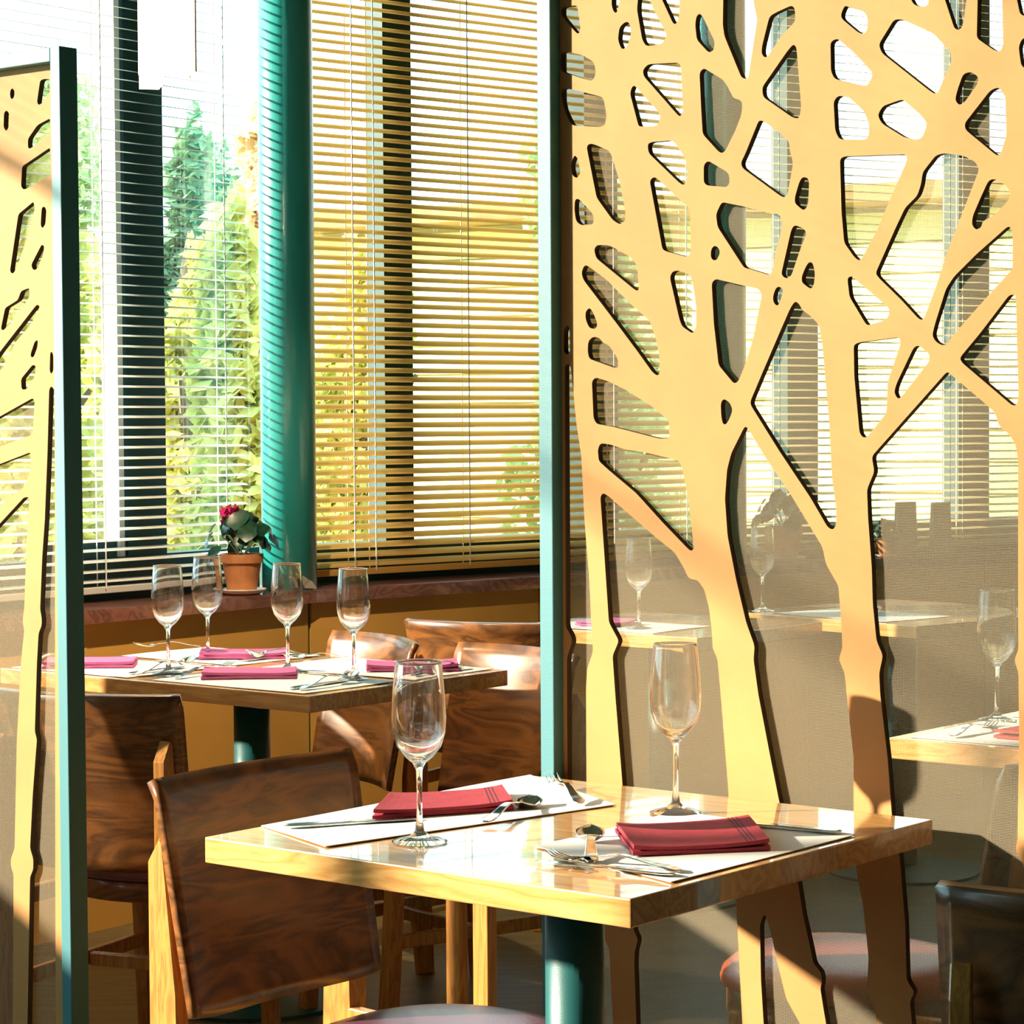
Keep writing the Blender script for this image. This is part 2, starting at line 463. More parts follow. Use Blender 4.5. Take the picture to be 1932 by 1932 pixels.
# venetian blinds
def blind(P, d, s0, s1, tilt, msl, cords, label, zbot=0.865, ztop=HEAD - .03, pitch=0.0272, wid=0.030):
    n = nout(d); base = P + n * 0.19
    t = thing('venetian_blind', label, 'blind', (base.x, base.y, 0), math.atan2(d.y, d.x), 'venetian blinds')
    bm = bmesh.new(); z = zbot + .02; ca, sa = math.cos(tilt), math.sin(tilt)
    rnd = random.Random(int(abs(s0) * 100) + 3)
    while z < ztop - .03:
        dz = rnd.uniform(-.0012, .0012); r_ = []
        for k in range(4):
            a = (k / 3 - .5) * wid; crown = .0022 * (1 - (2 * k / 3 - 1) ** 2)
            # local y is outward; outer edge high
            y = a * ca - crown * sa; zz = z + dz + a * sa + crown * ca
            row = []
            nseg = 6
            for j in range(nseg + 1):
                f = j / nseg
                sag = rnd.uniform(-.0006, .0006) if 0 < j < nseg else 0
                row.append(bm.verts.new((s0 + (s1 - s0) * f, y, zz + sag)))
            r_.append(row)
        for a, b in zip(r_[:-1], r_[1:]):
            for j in range(len(a) - 1): bm.faces.new((a[j], a[j + 1], b[j + 1], b[j]))
        z += pitch
    o = obj('slats', bm, msl, t)
    for p in o.data.polygons: p.use_smooth = True
    bm = bmesh.new(); box(bm, (s0, -.014, zbot - .012), (s1, .014, zbot + .006), .002); obj('bottom_rail', bm, msl, t)
    bm = bmesh.new(); box(bm, (s0, -.02, ztop - .02), (s1, .02, ztop + .02)); obj('head_rail', bm, M_GREYM, t)
    for c in cords:
        bm = bmesh.new()
        box(bm, (c - .0016, -wid / 2 - .003, zbot), (c + .0016, -wid / 2 - .001, ztop))
        box(bm, (c - .0016, wid / 2 + .001, zbot), (c + .0016, wid / 2 + .003, ztop))
        zz = zbot + .02
        obj('ladder_cord', bm, M_CORD, t)
    return t
def sx(P, d, px): return along(P + nout(d) * .19, d, px)
blind(PA, d0, -5.6, -2.4, R(12), M_SLATW, [-5.2, -4.0, -2.8], 'raised white venetian blind on the window left of the picture', zbot=2.35, ztop=CEIL - .06)  # out-of-view blind added to weaken sun on the upper screens
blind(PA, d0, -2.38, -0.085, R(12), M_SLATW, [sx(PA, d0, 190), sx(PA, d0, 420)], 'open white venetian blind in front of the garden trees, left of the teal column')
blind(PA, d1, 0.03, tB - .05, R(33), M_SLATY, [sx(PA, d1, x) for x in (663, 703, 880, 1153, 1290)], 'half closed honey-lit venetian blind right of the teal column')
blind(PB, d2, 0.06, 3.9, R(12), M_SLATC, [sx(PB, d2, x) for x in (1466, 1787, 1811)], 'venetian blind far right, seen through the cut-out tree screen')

# ================================================================== OUTSIDE
gr = obj('ground', prism([(-60, 2), (60, 2), (60, 70), (-60, 70)], -0.62, -0.6), mat('dry pale lawn', (0.62, 0.60, 0.22), rough=0.95, noise=0.3, nscale=2))
struct(gr)
def crown(bm, c, rx, rz, n, size, rnd, droop=0.0):
    for _ in range(n):
        while True:
            p = Vector((rnd.uniform(-1, 1), rnd.uniform(-1, 1), rnd.uniform(-1, 1)))
            if p.length <= 1: break
        # clumpy crowns: push towards a few boughs
        lump = 0.75 + 0.25 * math.sin(p.x * 7 + c[0]) * math.sin(p.z * 9 + c[1]) 
        q = Vector((c[0] + p.x * rx * lump, c[1] + p.y * rx * lump, c[2] + p.z * rz * lump))
        a = Vector((rnd.gauss(0, 1), rnd.gauss(0, 1), rnd.gauss(0, 1))).normalized()
        b = a.orthogonal().normalized(); s = size * rnd.uniform(.6, 1.4)
        v = [bm.verts.new(q + a * s), bm.verts.new(q + b * s * .5), bm.verts.new(q - a * s), bm.verts.new(q - b * s * .5)]
        bm.faces.new(v)
def tree(px, dist, top, wid, cols, label, seed, low=0.5, n=6000, size=.05, name='garden_tree', cat='tree'):
    rnd = random.Random(seed)
    x = (px - 966) / 4644 * dist; zt = 1.31 + (790 - top) / 4644 * dist
    t = thing(name, label, cat, (x, dist, -0.6))
    H = zt + 0.6
    bm = bmesh.new()
    tube(bm, [(0, 0, 0), (.05, 0, H * .4), (-.05, .05, H * .8)], [.10, .07, .02], 8)
    for k in range(5):
        a = rnd.uniform(0, 6.28); tube(bm, [(0, 0, H * (.3 + .1 * k)), (math.cos(a) * wid * .6, math.sin(a) * wid * .6, H * (.45 + .1 * k))], [.04, .012], 6)
    obj('trunk', bm, mat('grey bark', (0.20, 0.15, 0.11), rough=.9), t)
    bm = bmesh.new()
    zc = low
    while zc < H - .2:
        f = (zc - low) / (H - low)
        r = wid * (1.0 - .55 * f) * rnd.uniform(.8, 1.1)
        crown(bm, (rnd.uniform(-.3, .3) * wid, rnd.uniform(-.3, .3) * wid, zc + .3), r, .55, int(n / ((H - low) / .4)), size, rnd)
        zc += .4
    obj('crown', bm, cols, t)
    return t
LG = thin_mat('pale green foliage', (0.26, 0.42, 0.22), trans=.35, scale=1.2, col2=(0.60, 0.66, 0.34))
LY = thin_mat('yellow green foliage', (0.50, 0.56, 0.16), trans=.35, scale=2.0, col2=(0.90, 0.84, 0.36))
LO = thin_mat('autumn pink foliage', (0.72, 0.46, 0.34), trans=.35, scale=1.0, col2=(0.80, 0.68, 0.40))
LB = thin_mat('blue green conifer foliage', (0.06, 0.17, 0.13), trans=.2, scale=1.0, col2=(0.26, 0.40, 0.22))
tree(150, 17.5, 175, 0.62, LG, 'tall green tree outside at the far left behind the open blind', 1)
tree(335, 14.0, 265, 0.36, LB, 'blue green conifer outside, just right of the wide window post', 2)
tree(390, 16.0, 345, 0.42, LB, 'shorter blue green conifer outside between conifer and pink tree', 12)
tree(475, 12.4, 290, 0.40, LO, 'pinkish autumn tree outside beside the teal column', 3)
tree(195, 12.9, 520, 0.42, LY, 'yellow green shrub outside low behind the open blind, left of the window post', 4, name='garden_shrub', cat='shrub')
tree(360, 11.2, 560, 0.34, LY, 'yellow shrub outside between window post and potted cyclamen', 5, name='garden_shrub', cat='shrub')
tree(455, 10.2, 600, 0.32, LY, 'yellow shrub outside directly behind the potted cyclamen', 6, name='garden_shrub', cat='shrub')
tree(40, 10.2, 420, 0.5, LY, 'yellow green shrub outside behind the left tree screen', 7, name='garden_shrub', cat='shrub')
tree(1120, 13.0, 300, 0.6, LG, 'green tree outside glimpsed through the upper cut-outs of the tree screen', 8)
tree(690, 12.0, 560, 0.42, LY, 'golden shrub outside right of the teal column behind the honey blind', 9, name='garden_shrub', cat='shrub')
# board-clad outbuilding behind the middle and right windows
b = thing('timber_outbuilding', 'sunlit yellow board-clad building outside the middle and right windows', 'building', (2.6, 17.0, -.6), R(-28))
M_CLAD = mat('yellow painted boards', (0.92, 0.80, 0.42), rough=.8, noise=.08, nscale=1.5)
bm = bmesh.new(); box(bm, (-4.6, 0, 0), (8, 3, 3.35)); obj('wall', bm, M_CLAD, b)
bm = bmesh.new()
for k in range(15): box(bm, (-4.65, -.05, .1 + k * .215), (8.05, -.001, .30 + k * .215))
obj('cladding', bm, M_CLAD, b)
bm = bmesh.new(); box(bm, (-5.0, -.5, 3.35), (8.4, 3.3, 3.47)); obj('roof', bm, mat('brown roof felt', (0.35, 0.2, 0.08), rough=.8), b)

# ================================================================== TREE-CUT SCREENS
HOLES_RIGHT = [[(2.3529,1.9490),(2.3281,1.9479),(2.3250,1.9452),(2.3191,1.9088),(2.3243,1.9028),(2.3325,1.9101),(2.3562,1.9355),(2.3571,1.9446)],
[(2.2587,1.9580),(2.2416,1.9561),(2.2478,1.9327),(2.2508,1.9274),(2.2558,1.9304),(2.2598,1.9405)],
[(2.2449,1.9059),(2.2338,1.9128),(2.2268,1.9113),(2.2229,1.8996),(2.2240,1.8885),(2.2300,1.8763),(2.2371,1.8714),(2.2421,1.8735),(2.2480,1.8870)],
[(2.2087,1.9540),(2.1910,1.9520),(2.1822,1.9280),(2.1715,1.9102),(2.1560,1.8840),(2.1648,1.8730),(2.1805,1.8714),(2.1953,1.8721),(2.2022,1.8823),(2.2118,1.9288)],
[(2.1684,1.9447),(2.1324,1.9454),(2.1336,1.9101),(2.1365,1.9033),(2.1404,1.8990),(2.1452,1.9011)],
[(2.3586,1.8776),(2.3513,1.8794),(2.3286,1.8739),(2.3162,1.8703),(2.2938,1.8576),(2.2898,1.8410),(2.2960,1.8286),(2.3164,1.8345),(2.3567,1.8488),(2.3598,1.8581)],
[(2.3569,1.8210),(2.3517,1.8230),(2.3217,1.8154),(2.2818,1.8038),(2.2758,1.8001),(2.2698,1.7745),(2.2730,1.7594),(2.2831,1.7570),(2.3334,1.7634),(2.3396,1.7671),(2.3519,1.7886),(2.3580,1.8129)],
[(2.1915,1.8446),(2.1367,1.8418),(2.1310,1.8366),(2.1274,1.7684),(2.1322,1.7609),(2.1371,1.7637),(2.1995,1.8270),(2.2014,1.8368)],
[(2.2224,1.8123),(2.2174,1.8151),(2.2124,1.8106),(2.1702,1.7687),(2.1692,1.7599),(2.1762,1.7501),(2.2038,1.7515),(2.2097,1.7528),(2.2254,1.8030)],
[(2.3089,1.7288),(2.3037,1.7334),(2.2945,1.7319),(2.2661,1.7200),(2.2611,1.7124),(2.2471,1.6751),(2.2353,1.6276),(2.2354,1.6107),(2.2455,1.6056),(2.2596,1.6136),(2.2899,1.6494),(2.2969,1.6784)],
[(2.3326,1.7183),(2.3265,1.7130),(2.3204,1.6897),(2.3277,1.6812),(2.3370,1.6867),(2.3400,1.7041)],
[(2.3321,1.6487),(2.3258,1.6508),(2.2992,1.6272),(2.2952,1.6180),(2.2973,1.6084),(2.3209,1.6088),(2.3302,1.6159),(2.3332,1.6332)],
[(2.1930,1.7243),(2.1861,1.7270),(2.1518,1.7268),(2.1431,1.7238),(2.1296,1.7061),(2.1228,1.6970),(2.1200,1.6723),(2.1230,1.6599),(2.1278,1.6586),(2.1346,1.6622),(2.1911,1.7106)],
[(2.1893,1.6689),(2.1824,1.6741),(2.1765,1.6721),(2.1193,1.6256),(2.1154,1.6175),(2.1138,1.5566),(2.1215,1.5506),(2.1603,1.5611),(2.1662,1.5646)],
[(2.2955,1.5708),(2.2893,1.5770),(2.2659,1.5750),(2.2558,1.5705),(2.2257,1.5554),(2.2138,1.5427),(2.2100,1.5064),(2.2130,1.5033),(2.2189,1.5059),(2.2914,1.5567)],
[(2.3203,1.5359),(2.3141,1.5471),(2.3069,1.5452),(2.2713,1.5225),(2.2251,1.4835),(2.1904,1.4575),(2.1786,1.4291),(2.1719,1.4009),(2.1720,1.3768),(2.1769,1.3737),(2.1858,1.3795),(2.2134,1.4114),(2.2484,1.4503),(2.3163,1.5243)],
[(2.1527,1.5217),(2.1478,1.5303),(2.1371,1.5314),(2.1168,1.5242),(2.1110,1.5145),(2.1044,1.4739),(2.1046,1.4462),(2.1104,1.4353),(2.1306,1.4470),(2.1354,1.4582)],
[(2.3125,1.4750),(2.3052,1.4813),(2.2981,1.4746),(2.2890,1.4547),(2.2931,1.4475),(2.3054,1.4494),(2.3125,1.4636)],
[(2.3076,1.4290),(2.2983,1.4362),(2.2860,1.4342),(2.2789,1.4259),(2.2678,1.4224),(2.2506,1.4008),(2.2497,1.3878),(2.2578,1.3872),(2.3057,1.4019),(2.3087,1.4135)],
[(2.3552,1.4475),(2.3489,1.4556),(2.3437,1.4505),(2.3429,1.4142),(2.3492,1.4086),(2.3554,1.4145)],
[(2.3535,1.3922),(2.3482,1.3954),(2.3420,1.3920),(2.3311,1.3012),(2.3221,1.2517),(2.3165,1.1528),(2.3077,1.0623),(2.3041,0.9882),(2.3012,0.9471),(2.3127,0.9199),(2.3150,0.8883),(2.3149,0.7389),(2.2970,0.6077),(2.2872,0.5174),(2.2822,0.4997),(2.2720,0.4861),(2.2692,0.4242),(2.2654,0.3691),(2.2605,0.1469),(2.3364,0.1327),(2.3484,0.5516),(2.3525,0.7355),(2.3526,0.8859),(2.3523,0.9359),(2.3416,0.9615),(2.3447,0.9713),(2.3541,0.9833),(2.3536,1.2184)],
[(2.3008,1.3675),(2.2935,1.3731),(2.2701,1.3670),(2.2368,1.3536),(2.1890,1.3289),(2.1556,1.3062),(2.1538,1.2781),(2.1724,1.2781),(2.2613,1.2968),(2.2919,1.3010),(2.2980,1.3101)],
[(2.2901,1.2617),(2.2849,1.2715),(2.2676,1.2699),(2.2373,1.2619),(2.1874,1.2556),(2.1354,1.2446),(2.1296,1.2287),(2.1219,1.1968),(2.1135,1.1412),(2.1097,1.1134),(2.1155,1.1092),(2.1223,1.1138),(2.1681,1.1519),(2.2175,1.1955),(2.2678,1.2291),(2.2882,1.2437)],
[(2.2854,1.1888),(2.2803,1.1946),(2.2711,1.1906),(2.1800,1.1283),(2.1457,1.1067),(2.1273,1.0816),(2.1205,1.0683),(2.1031,1.0657),(2.0916,1.0526),(2.0831,1.0259),(2.0784,0.9943),(2.0766,0.9650),(2.0680,0.9488),(2.0625,0.8966),(2.0505,0.7688),(2.0350,0.5739),(2.0251,0.4055),(2.0126,0.1536),(2.2107,0.1398),(2.2207,0.3759),(2.2242,0.4694),(2.2231,0.4884),(2.2170,0.5082),(2.2250,0.5203),(2.2308,0.5657),(2.2460,0.7516),(2.2585,0.8837),(2.2633,0.9434),(2.2510,0.9670),(2.2701,0.9948),(2.2768,1.0799)],
[(2.1028,1.9068),(2.0970,1.9109),(2.0913,1.9056),(2.0696,1.8659),(2.0716,1.8536),(2.0792,1.8512),(2.0839,1.8540),(2.1020,1.8723),(2.1048,1.8945)],
[(2.0543,1.9366),(2.0021,1.9308),(2.0003,1.9121),(1.9949,1.8915),(2.0108,1.8075),(2.0154,1.8063),(2.0229,1.8093),(2.0526,1.8727),(2.0554,1.8893)],
[(1.9737,1.8931),(1.9618,1.8979),(1.9355,1.9050),(1.9301,1.8998),(1.9293,1.8845),(1.9311,1.8802),(1.9528,1.8626),(1.9766,1.8358),(1.9821,1.8341),(1.9876,1.8407),(1.9867,1.8514)],
[(2.0974,1.8232),(2.0897,1.8295),(2.0547,1.8083),(2.0472,1.7983),(2.0370,1.7803),(2.0239,1.7761),(2.0211,1.7697),(2.0230,1.7543),(2.0343,1.7312),(2.0523,1.7029),(2.0579,1.7010),(2.0636,1.7037),(2.0920,1.7317),(2.0947,1.7720)],
[(1.9868,1.7914),(1.9429,1.8402),(1.9329,1.8491),(1.9275,1.8440),(1.9196,1.7573),(1.9232,1.7408),(1.9340,1.7432),(1.9850,1.7774)],
[(1.9925,1.7441),(1.9851,1.7428),(1.9595,1.7254),(1.9404,1.7093),(1.9387,1.6932),(1.9333,1.6782),(1.9433,1.6330),(1.9488,1.6287),(1.9561,1.6322),(2.0214,1.6766),(2.0242,1.6846),(2.0167,1.6965)],
[(2.0902,1.6860),(2.0826,1.6918),(2.0476,1.6722),(2.0439,1.6641),(2.0449,1.6548),(2.0496,1.6504),(2.0846,1.6550),(2.0903,1.6601)],
[(2.0686,1.6117),(2.0582,1.6291),(2.0169,1.6196),(1.9717,1.6062),(1.9589,1.6062),(1.9525,1.5967),(1.9544,1.5783),(1.9626,1.5549),(1.9691,1.5228),(1.9746,1.5176),(2.0116,1.5284),(2.0190,1.5303),(2.0658,1.5927)],
[(1.9234,1.6493),(1.9180,1.6566),(1.9090,1.6552),(1.9063,1.6482),(1.9082,1.6156),(1.9154,1.6076),(1.9307,1.6192),(1.9307,1.6284)],
[(1.9371,1.5812),(1.9316,1.5886),(1.9154,1.5824),(1.9109,1.5753),(1.9236,1.5476),(1.9372,1.5145),(1.9463,1.5110),(1.9545,1.5175)],
[(2.0774,1.5603),(2.0716,1.5656),(2.0641,1.5621),(2.0612,1.5541),(2.0670,1.5434),(2.0746,1.5437),(2.0783,1.5494)],
[(1.9119,1.5280),(1.9065,1.5339),(1.9003,1.5321),(1.8967,1.5174),(1.8985,1.5000),(1.9039,1.4941),(1.9192,1.5046),(1.9191,1.5138)],
[(2.0766,1.5100),(2.0699,1.5160),(2.0191,1.5038),(1.9931,1.4982),(1.9876,1.4895),(2.0035,1.4247),(2.0166,1.3892),(2.0298,1.3628),(2.0373,1.3598),(2.0646,1.3877),(2.0730,1.4509)],
[(1.9646,1.4971),(1.9591,1.5008),(1.9509,1.4966),(1.9537,1.4836),(1.9601,1.4715),(1.9665,1.4756),(1.9692,1.4842)],
[(2.0610,1.3310),(2.0563,1.3380),(2.0459,1.3332),(2.0393,1.3214),(2.0460,1.3065),(2.0517,1.2994),(2.0574,1.3002),(2.0602,1.3121)],
[(1.9391,1.4677),(1.9309,1.4782),(1.9237,1.4741),(1.9183,1.4647),(1.9058,1.4567),(1.8906,1.4433),(1.8844,1.4141),(1.8791,1.3607),(1.8729,1.2996),(1.8686,1.2234),(1.8616,1.1777),(1.8616,1.1548),(1.8669,1.1470),(1.8758,1.1506),(1.9044,1.1923),(1.9587,1.2612),(2.0075,1.3274),(2.0084,1.3336),(1.9860,1.3777),(1.9583,1.4313)],
[(2.0188,1.2962),(2.0141,1.2954),(1.9799,1.2479),(1.9415,1.2010),(1.8848,1.1221),(1.8786,1.0970),(1.8581,1.0671),(1.8538,1.0229),(1.8512,0.9787),(1.8574,0.9607),(1.8477,0.9414),(1.8442,0.9110),(1.8328,0.8193),(1.8329,0.7067),(1.8285,0.6574),(1.8171,0.6081),(1.8084,0.5341),(1.8111,0.4862),(1.7997,0.4656),(1.7945,0.4403),(1.7833,0.1599),(1.8610,0.1598),(1.8795,0.4275),(1.8839,0.4486),(1.8893,0.4782),(1.8866,0.4871),(1.8884,0.5024),(1.9010,0.5131),(1.9064,0.5366),(1.9190,0.5833),(1.9262,0.6238),(1.9599,0.7470),(1.9763,0.8161),(1.9956,0.9011),(2.0039,0.9524),(2.0019,0.9722),(2.0168,1.0068),(2.0345,1.0698),(2.0494,1.1340),(2.0539,1.1891),(2.0500,1.2325),(2.0424,1.2570)],
[(1.9871,0.5750),(1.9825,0.5716),(1.9742,0.5490),(1.9623,0.5033),(1.9476,0.4542),(1.9238,0.4208),(1.9057,0.3704),(1.8925,0.1613),(1.9686,0.1542),(1.9875,0.4111),(1.9920,0.4755),(1.9937,0.5583)],
[(1.8528,1.8839),(1.8467,1.8953),(1.8388,1.8914),(1.8145,1.8828),(1.8085,1.8725),(1.8102,1.8555),(1.8163,1.8509),(1.8249,1.8548),(1.8520,1.8771)],
[(1.8705,1.8459),(1.8590,1.8500),(1.8311,1.8263),(1.8025,1.7974),(1.8016,1.7906),(1.8103,1.7773),(1.8311,1.7829),(1.8635,1.7925),(1.8696,1.8036)],
[(1.8653,1.7610),(1.8574,1.7686),(1.8390,1.7641),(1.8146,1.7425),(1.8069,1.7232),(1.8077,1.7061),(1.8146,1.7022),(1.8557,1.7060),(1.8627,1.7186)],
[(1.7913,1.8343),(1.7665,1.8666),(1.7547,1.8660),(1.7043,1.8410),(1.6770,1.8127),(1.6754,1.7995),(1.6960,1.7605),(1.7018,1.7566),(1.7135,1.7650),(1.7862,1.8219)],
[(1.7931,1.7355),(1.7845,1.7475),(1.7530,1.7544),(1.7235,1.7298),(1.7134,1.7173),(1.7210,1.6988),(1.7310,1.6958),(1.7504,1.7010),(1.7862,1.7231)],
[(1.7428,1.8986),(1.7110,1.8950),(1.7118,1.8813),(1.7210,1.8786),(1.7353,1.8838)],
[(1.6886,1.8925),(1.6517,1.8884),(1.6582,1.8464),(1.6639,1.8412),(1.6713,1.8441)],
[(1.6355,1.8866),(1.5985,1.8824),(1.5968,1.8135),(1.6015,1.8054),(1.6104,1.8084),(1.6370,1.8276)],
[(1.5778,1.8801),(1.5478,1.8768),(1.5478,1.8448),(1.5714,1.8523)],
[(1.6581,1.7804),(1.6467,1.7830),(1.6345,1.7753),(1.6353,1.7653),(1.6556,1.7417),(1.6638,1.7381),(1.6704,1.7459),(1.6671,1.7580)],
[(1.6556,1.7127),(1.6159,1.7549),(1.6031,1.7581),(1.5934,1.7443),(1.5917,1.6911),(1.6013,1.6652),(1.6069,1.6656),(1.6540,1.7038)],
[(1.5737,1.8098),(1.5682,1.8206),(1.5477,1.8228),(1.5476,1.7702),(1.5697,1.7830)],
[(1.8548,1.6780),(1.8478,1.6813),(1.7470,1.6771),(1.7453,1.6688),(1.7666,1.6280),(1.7940,1.5730),(1.8191,1.5345),(1.8235,1.5317),(1.8313,1.5373),(1.8479,1.5584),(1.8523,1.6025)],
[(1.7001,1.6723),(1.6876,1.6743),(1.6572,1.6685),(1.6392,1.6592),(1.6327,1.6486),(1.6571,1.5935),(1.6826,1.5364),(1.7008,1.4872),(1.7175,1.4487),(1.7217,1.4443),(1.7276,1.4467),(1.7555,1.4744),(1.7897,1.5047),(1.7966,1.5125),(1.7906,1.5242),(1.7640,1.5751),(1.7487,1.6025),(1.7293,1.6183),(1.7234,1.6342),(1.7209,1.6502)],
[(1.6189,1.6318),(1.6101,1.6341),(1.5940,1.6258),(1.5852,1.6152),(1.5868,1.6052),(1.6068,1.5862),(1.6189,1.5804),(1.6278,1.5766),(1.6294,1.5687),(1.6375,1.5655),(1.6440,1.5724),(1.6432,1.5840),(1.6319,1.6072)],
[(1.5883,1.5687),(1.5827,1.5633),(1.5819,1.5489),(1.5818,1.5100),(1.6308,1.4635),(1.6759,1.4188),(1.6825,1.4094),(1.6899,1.4081),(1.6999,1.4135),(1.7058,1.4225),(1.7016,1.4378),(1.6842,1.4865),(1.6718,1.5029),(1.6366,1.5327)],
[(1.6626,1.3906),(1.6308,1.4242),(1.5866,1.4749),(1.5786,1.4746),(1.5770,1.4696),(1.5727,1.3354),(1.5759,1.3239),(1.5823,1.3240),(1.6593,1.3839)],
[(1.8427,1.5076),(1.8366,1.5111),(1.7743,1.4631),(1.7743,1.4519),(1.7829,1.4454),(1.8087,1.4394),(1.8131,1.4425),(1.8392,1.4811)],
[(1.8323,1.4122),(1.8244,1.4157),(1.7581,1.4216),(1.7555,1.4133),(1.7769,1.3585),(1.7786,1.3151),(1.8097,1.2813),(1.8167,1.2798),(1.8228,1.2866),(1.8314,1.3676)],
[(1.7352,1.4062),(1.7276,1.4097),(1.7099,1.3967),(1.7099,1.3871),(1.7547,1.3373),(1.7606,1.3344),(1.7666,1.3441),(1.7623,1.3568)],
[(1.6824,1.3719),(1.6766,1.3681),(1.6266,1.3294),(1.6080,1.3140),(1.6023,1.2966),(1.5854,1.2835),(1.5766,1.2697),(1.5734,1.2481),(1.5730,1.0815),(1.5721,0.9908),(1.5784,0.9759),(1.5720,0.9581),(1.5710,0.8635),(1.5731,0.7282),(1.5763,0.7140),(1.5635,0.6949),(1.5566,0.4763),(1.5440,0.1714),(1.7170,0.1580),(1.7375,0.4489),(1.7409,0.4810),(1.7333,0.4950),(1.7461,0.5106),(1.7487,0.5921),(1.7572,0.6827),(1.7701,0.7427),(1.7770,0.8239),(1.7891,0.9147),(1.7908,0.9449),(1.7847,0.9702),(1.7951,0.9908),(1.8012,1.0435),(1.8029,1.0956),(1.8089,1.1666),(1.8106,1.2066),(1.7985,1.2316),(1.8028,1.2534)],
[(1.5204,1.8031),(1.4819,1.8343),(1.4589,1.7621),(1.5046,1.7098)],
[(1.5122,1.6326),(1.4435,1.6839),(1.4280,1.5642),(1.4809,1.4965)],
[(1.5234,1.4698),(1.4884,1.4402),(1.4347,1.3263),(1.4648,1.2275),(1.5191,1.2985)],
[(1.5031,1.1557),(1.4342,1.1926),(1.4177,0.8046),(1.3928,0.2029),(1.4926,0.1821),(1.5099,0.7962)]]
HOLES_LEFT = [[(3.6736,1.9361),(3.6673,1.9395),(3.6613,1.9330),(3.6631,1.9212),(3.6709,1.9179),(3.6753,1.9253)],
[(3.6930,1.8958),(3.6852,1.8992),(3.6776,1.8926),(3.6797,1.8668),(3.6875,1.8594),(3.6951,1.8680)],
[(3.5881,1.9462),(3.5790,1.9484),(3.5596,1.9466),(3.5601,1.9212),(3.5798,1.9062),(3.5920,1.9003),(3.5979,1.9067)],
[(3.6253,1.8249),(3.6250,1.8407),(3.5973,1.8643),(3.5610,1.8742),(3.5615,1.8477),(3.6086,1.8256),(3.6209,1.8216)],
[(3.6467,1.7529),(3.6428,1.7904),(3.5621,1.8202),(3.5616,1.7691),(3.6162,1.7509),(3.6392,1.7464)],
[(3.6823,1.5950),(3.6554,1.7016),(3.6107,1.7229),(3.6080,1.7078),(3.6256,1.6642),(3.6653,1.5963),(3.6747,1.5896)],
[(3.5920,1.6773),(3.5883,1.7097),(3.5807,1.7122),(3.5749,1.7049),(3.5784,1.6775),(3.5876,1.6711)],
[(3.6207,1.6043),(3.5897,1.6415),(3.5822,1.6382),(3.5855,1.6225),(3.6042,1.5956),(3.6149,1.5941)],
[(3.7110,1.4874),(3.6977,1.5263),(3.6603,1.5401),(3.6508,1.5567),(3.6262,1.5618),(3.6265,1.5449),(3.6750,1.5015),(3.7049,1.4832)],
[(3.7471,1.4134),(3.7151,1.4431),(3.6055,1.5302),(3.5965,1.5259),(3.6215,1.4949),(3.6681,1.4612),(3.7001,1.4166),(3.7317,1.3970)],
[(3.6257,1.4372),(3.6130,1.4608),(3.6039,1.4636),(3.6057,1.4497),(3.6167,1.4310),(3.6243,1.4312)],
[(3.6542,1.3907),(3.6200,1.4172),(3.6109,1.4150),(3.6144,1.3931),(3.6393,1.3705),(3.6531,1.3707)],
[(3.7574,1.3059),(3.7099,1.3229),(3.6213,1.3543),(3.6153,1.3483),(3.6227,1.2854),(3.7506,1.2550)],
[(3.7592,1.2193),(3.6295,1.2524),(3.6268,1.2354),(3.6430,1.1902),(3.7532,1.1328)],
[(3.7621,1.0867),(3.6496,1.1670),(3.6343,1.1672),(3.6456,1.0645),(3.6540,0.9534),(3.6591,0.9330),(3.6549,0.9130),(3.6654,0.8518),(3.6810,0.6985),(3.6915,0.4937),(3.7029,0.4721),(3.7032,0.4567),(3.6957,0.4422),(3.7061,0.0196),(3.8423,0.0071),(3.7971,0.5861)],
[(3.5740,1.3697),(3.5679,1.3766),(3.5590,1.3696),(3.5627,1.1067),(3.5807,0.0407),(3.6638,0.0267),(3.6476,0.4425),(3.6380,0.4588),(3.6376,0.4791),(3.6464,0.4985),(3.6366,0.6008),(3.6258,0.6827),(3.6222,0.7082),(3.6280,0.7229),(3.6192,0.8544),(3.6135,0.9100),(3.6041,0.9255),(3.6038,0.9406),(3.6080,0.9554),(3.5999,1.0559),(3.5910,1.1260),(3.5808,1.2556)],
[(3.5697,1.4380),(3.5651,1.4409),(3.5607,1.4339),(3.5613,1.4042),(3.5674,1.3984),(3.5718,1.4044)],
[(3.7739,1.6313),(3.7436,1.7207),(3.7223,1.6893),(3.7433,1.5895)],
[(3.7994,1.9167),(3.7508,1.9630),(3.7331,1.9112),(3.7695,1.8335)],
[(3.8592,1.4092),(3.7925,1.5100),(3.7877,1.3672),(3.8453,1.3062)],
[(3.9679,0.9921),(3.8651,1.1513),(3.8619,0.5802),(3.8914,0.0094),(3.9917,0.0035)]]

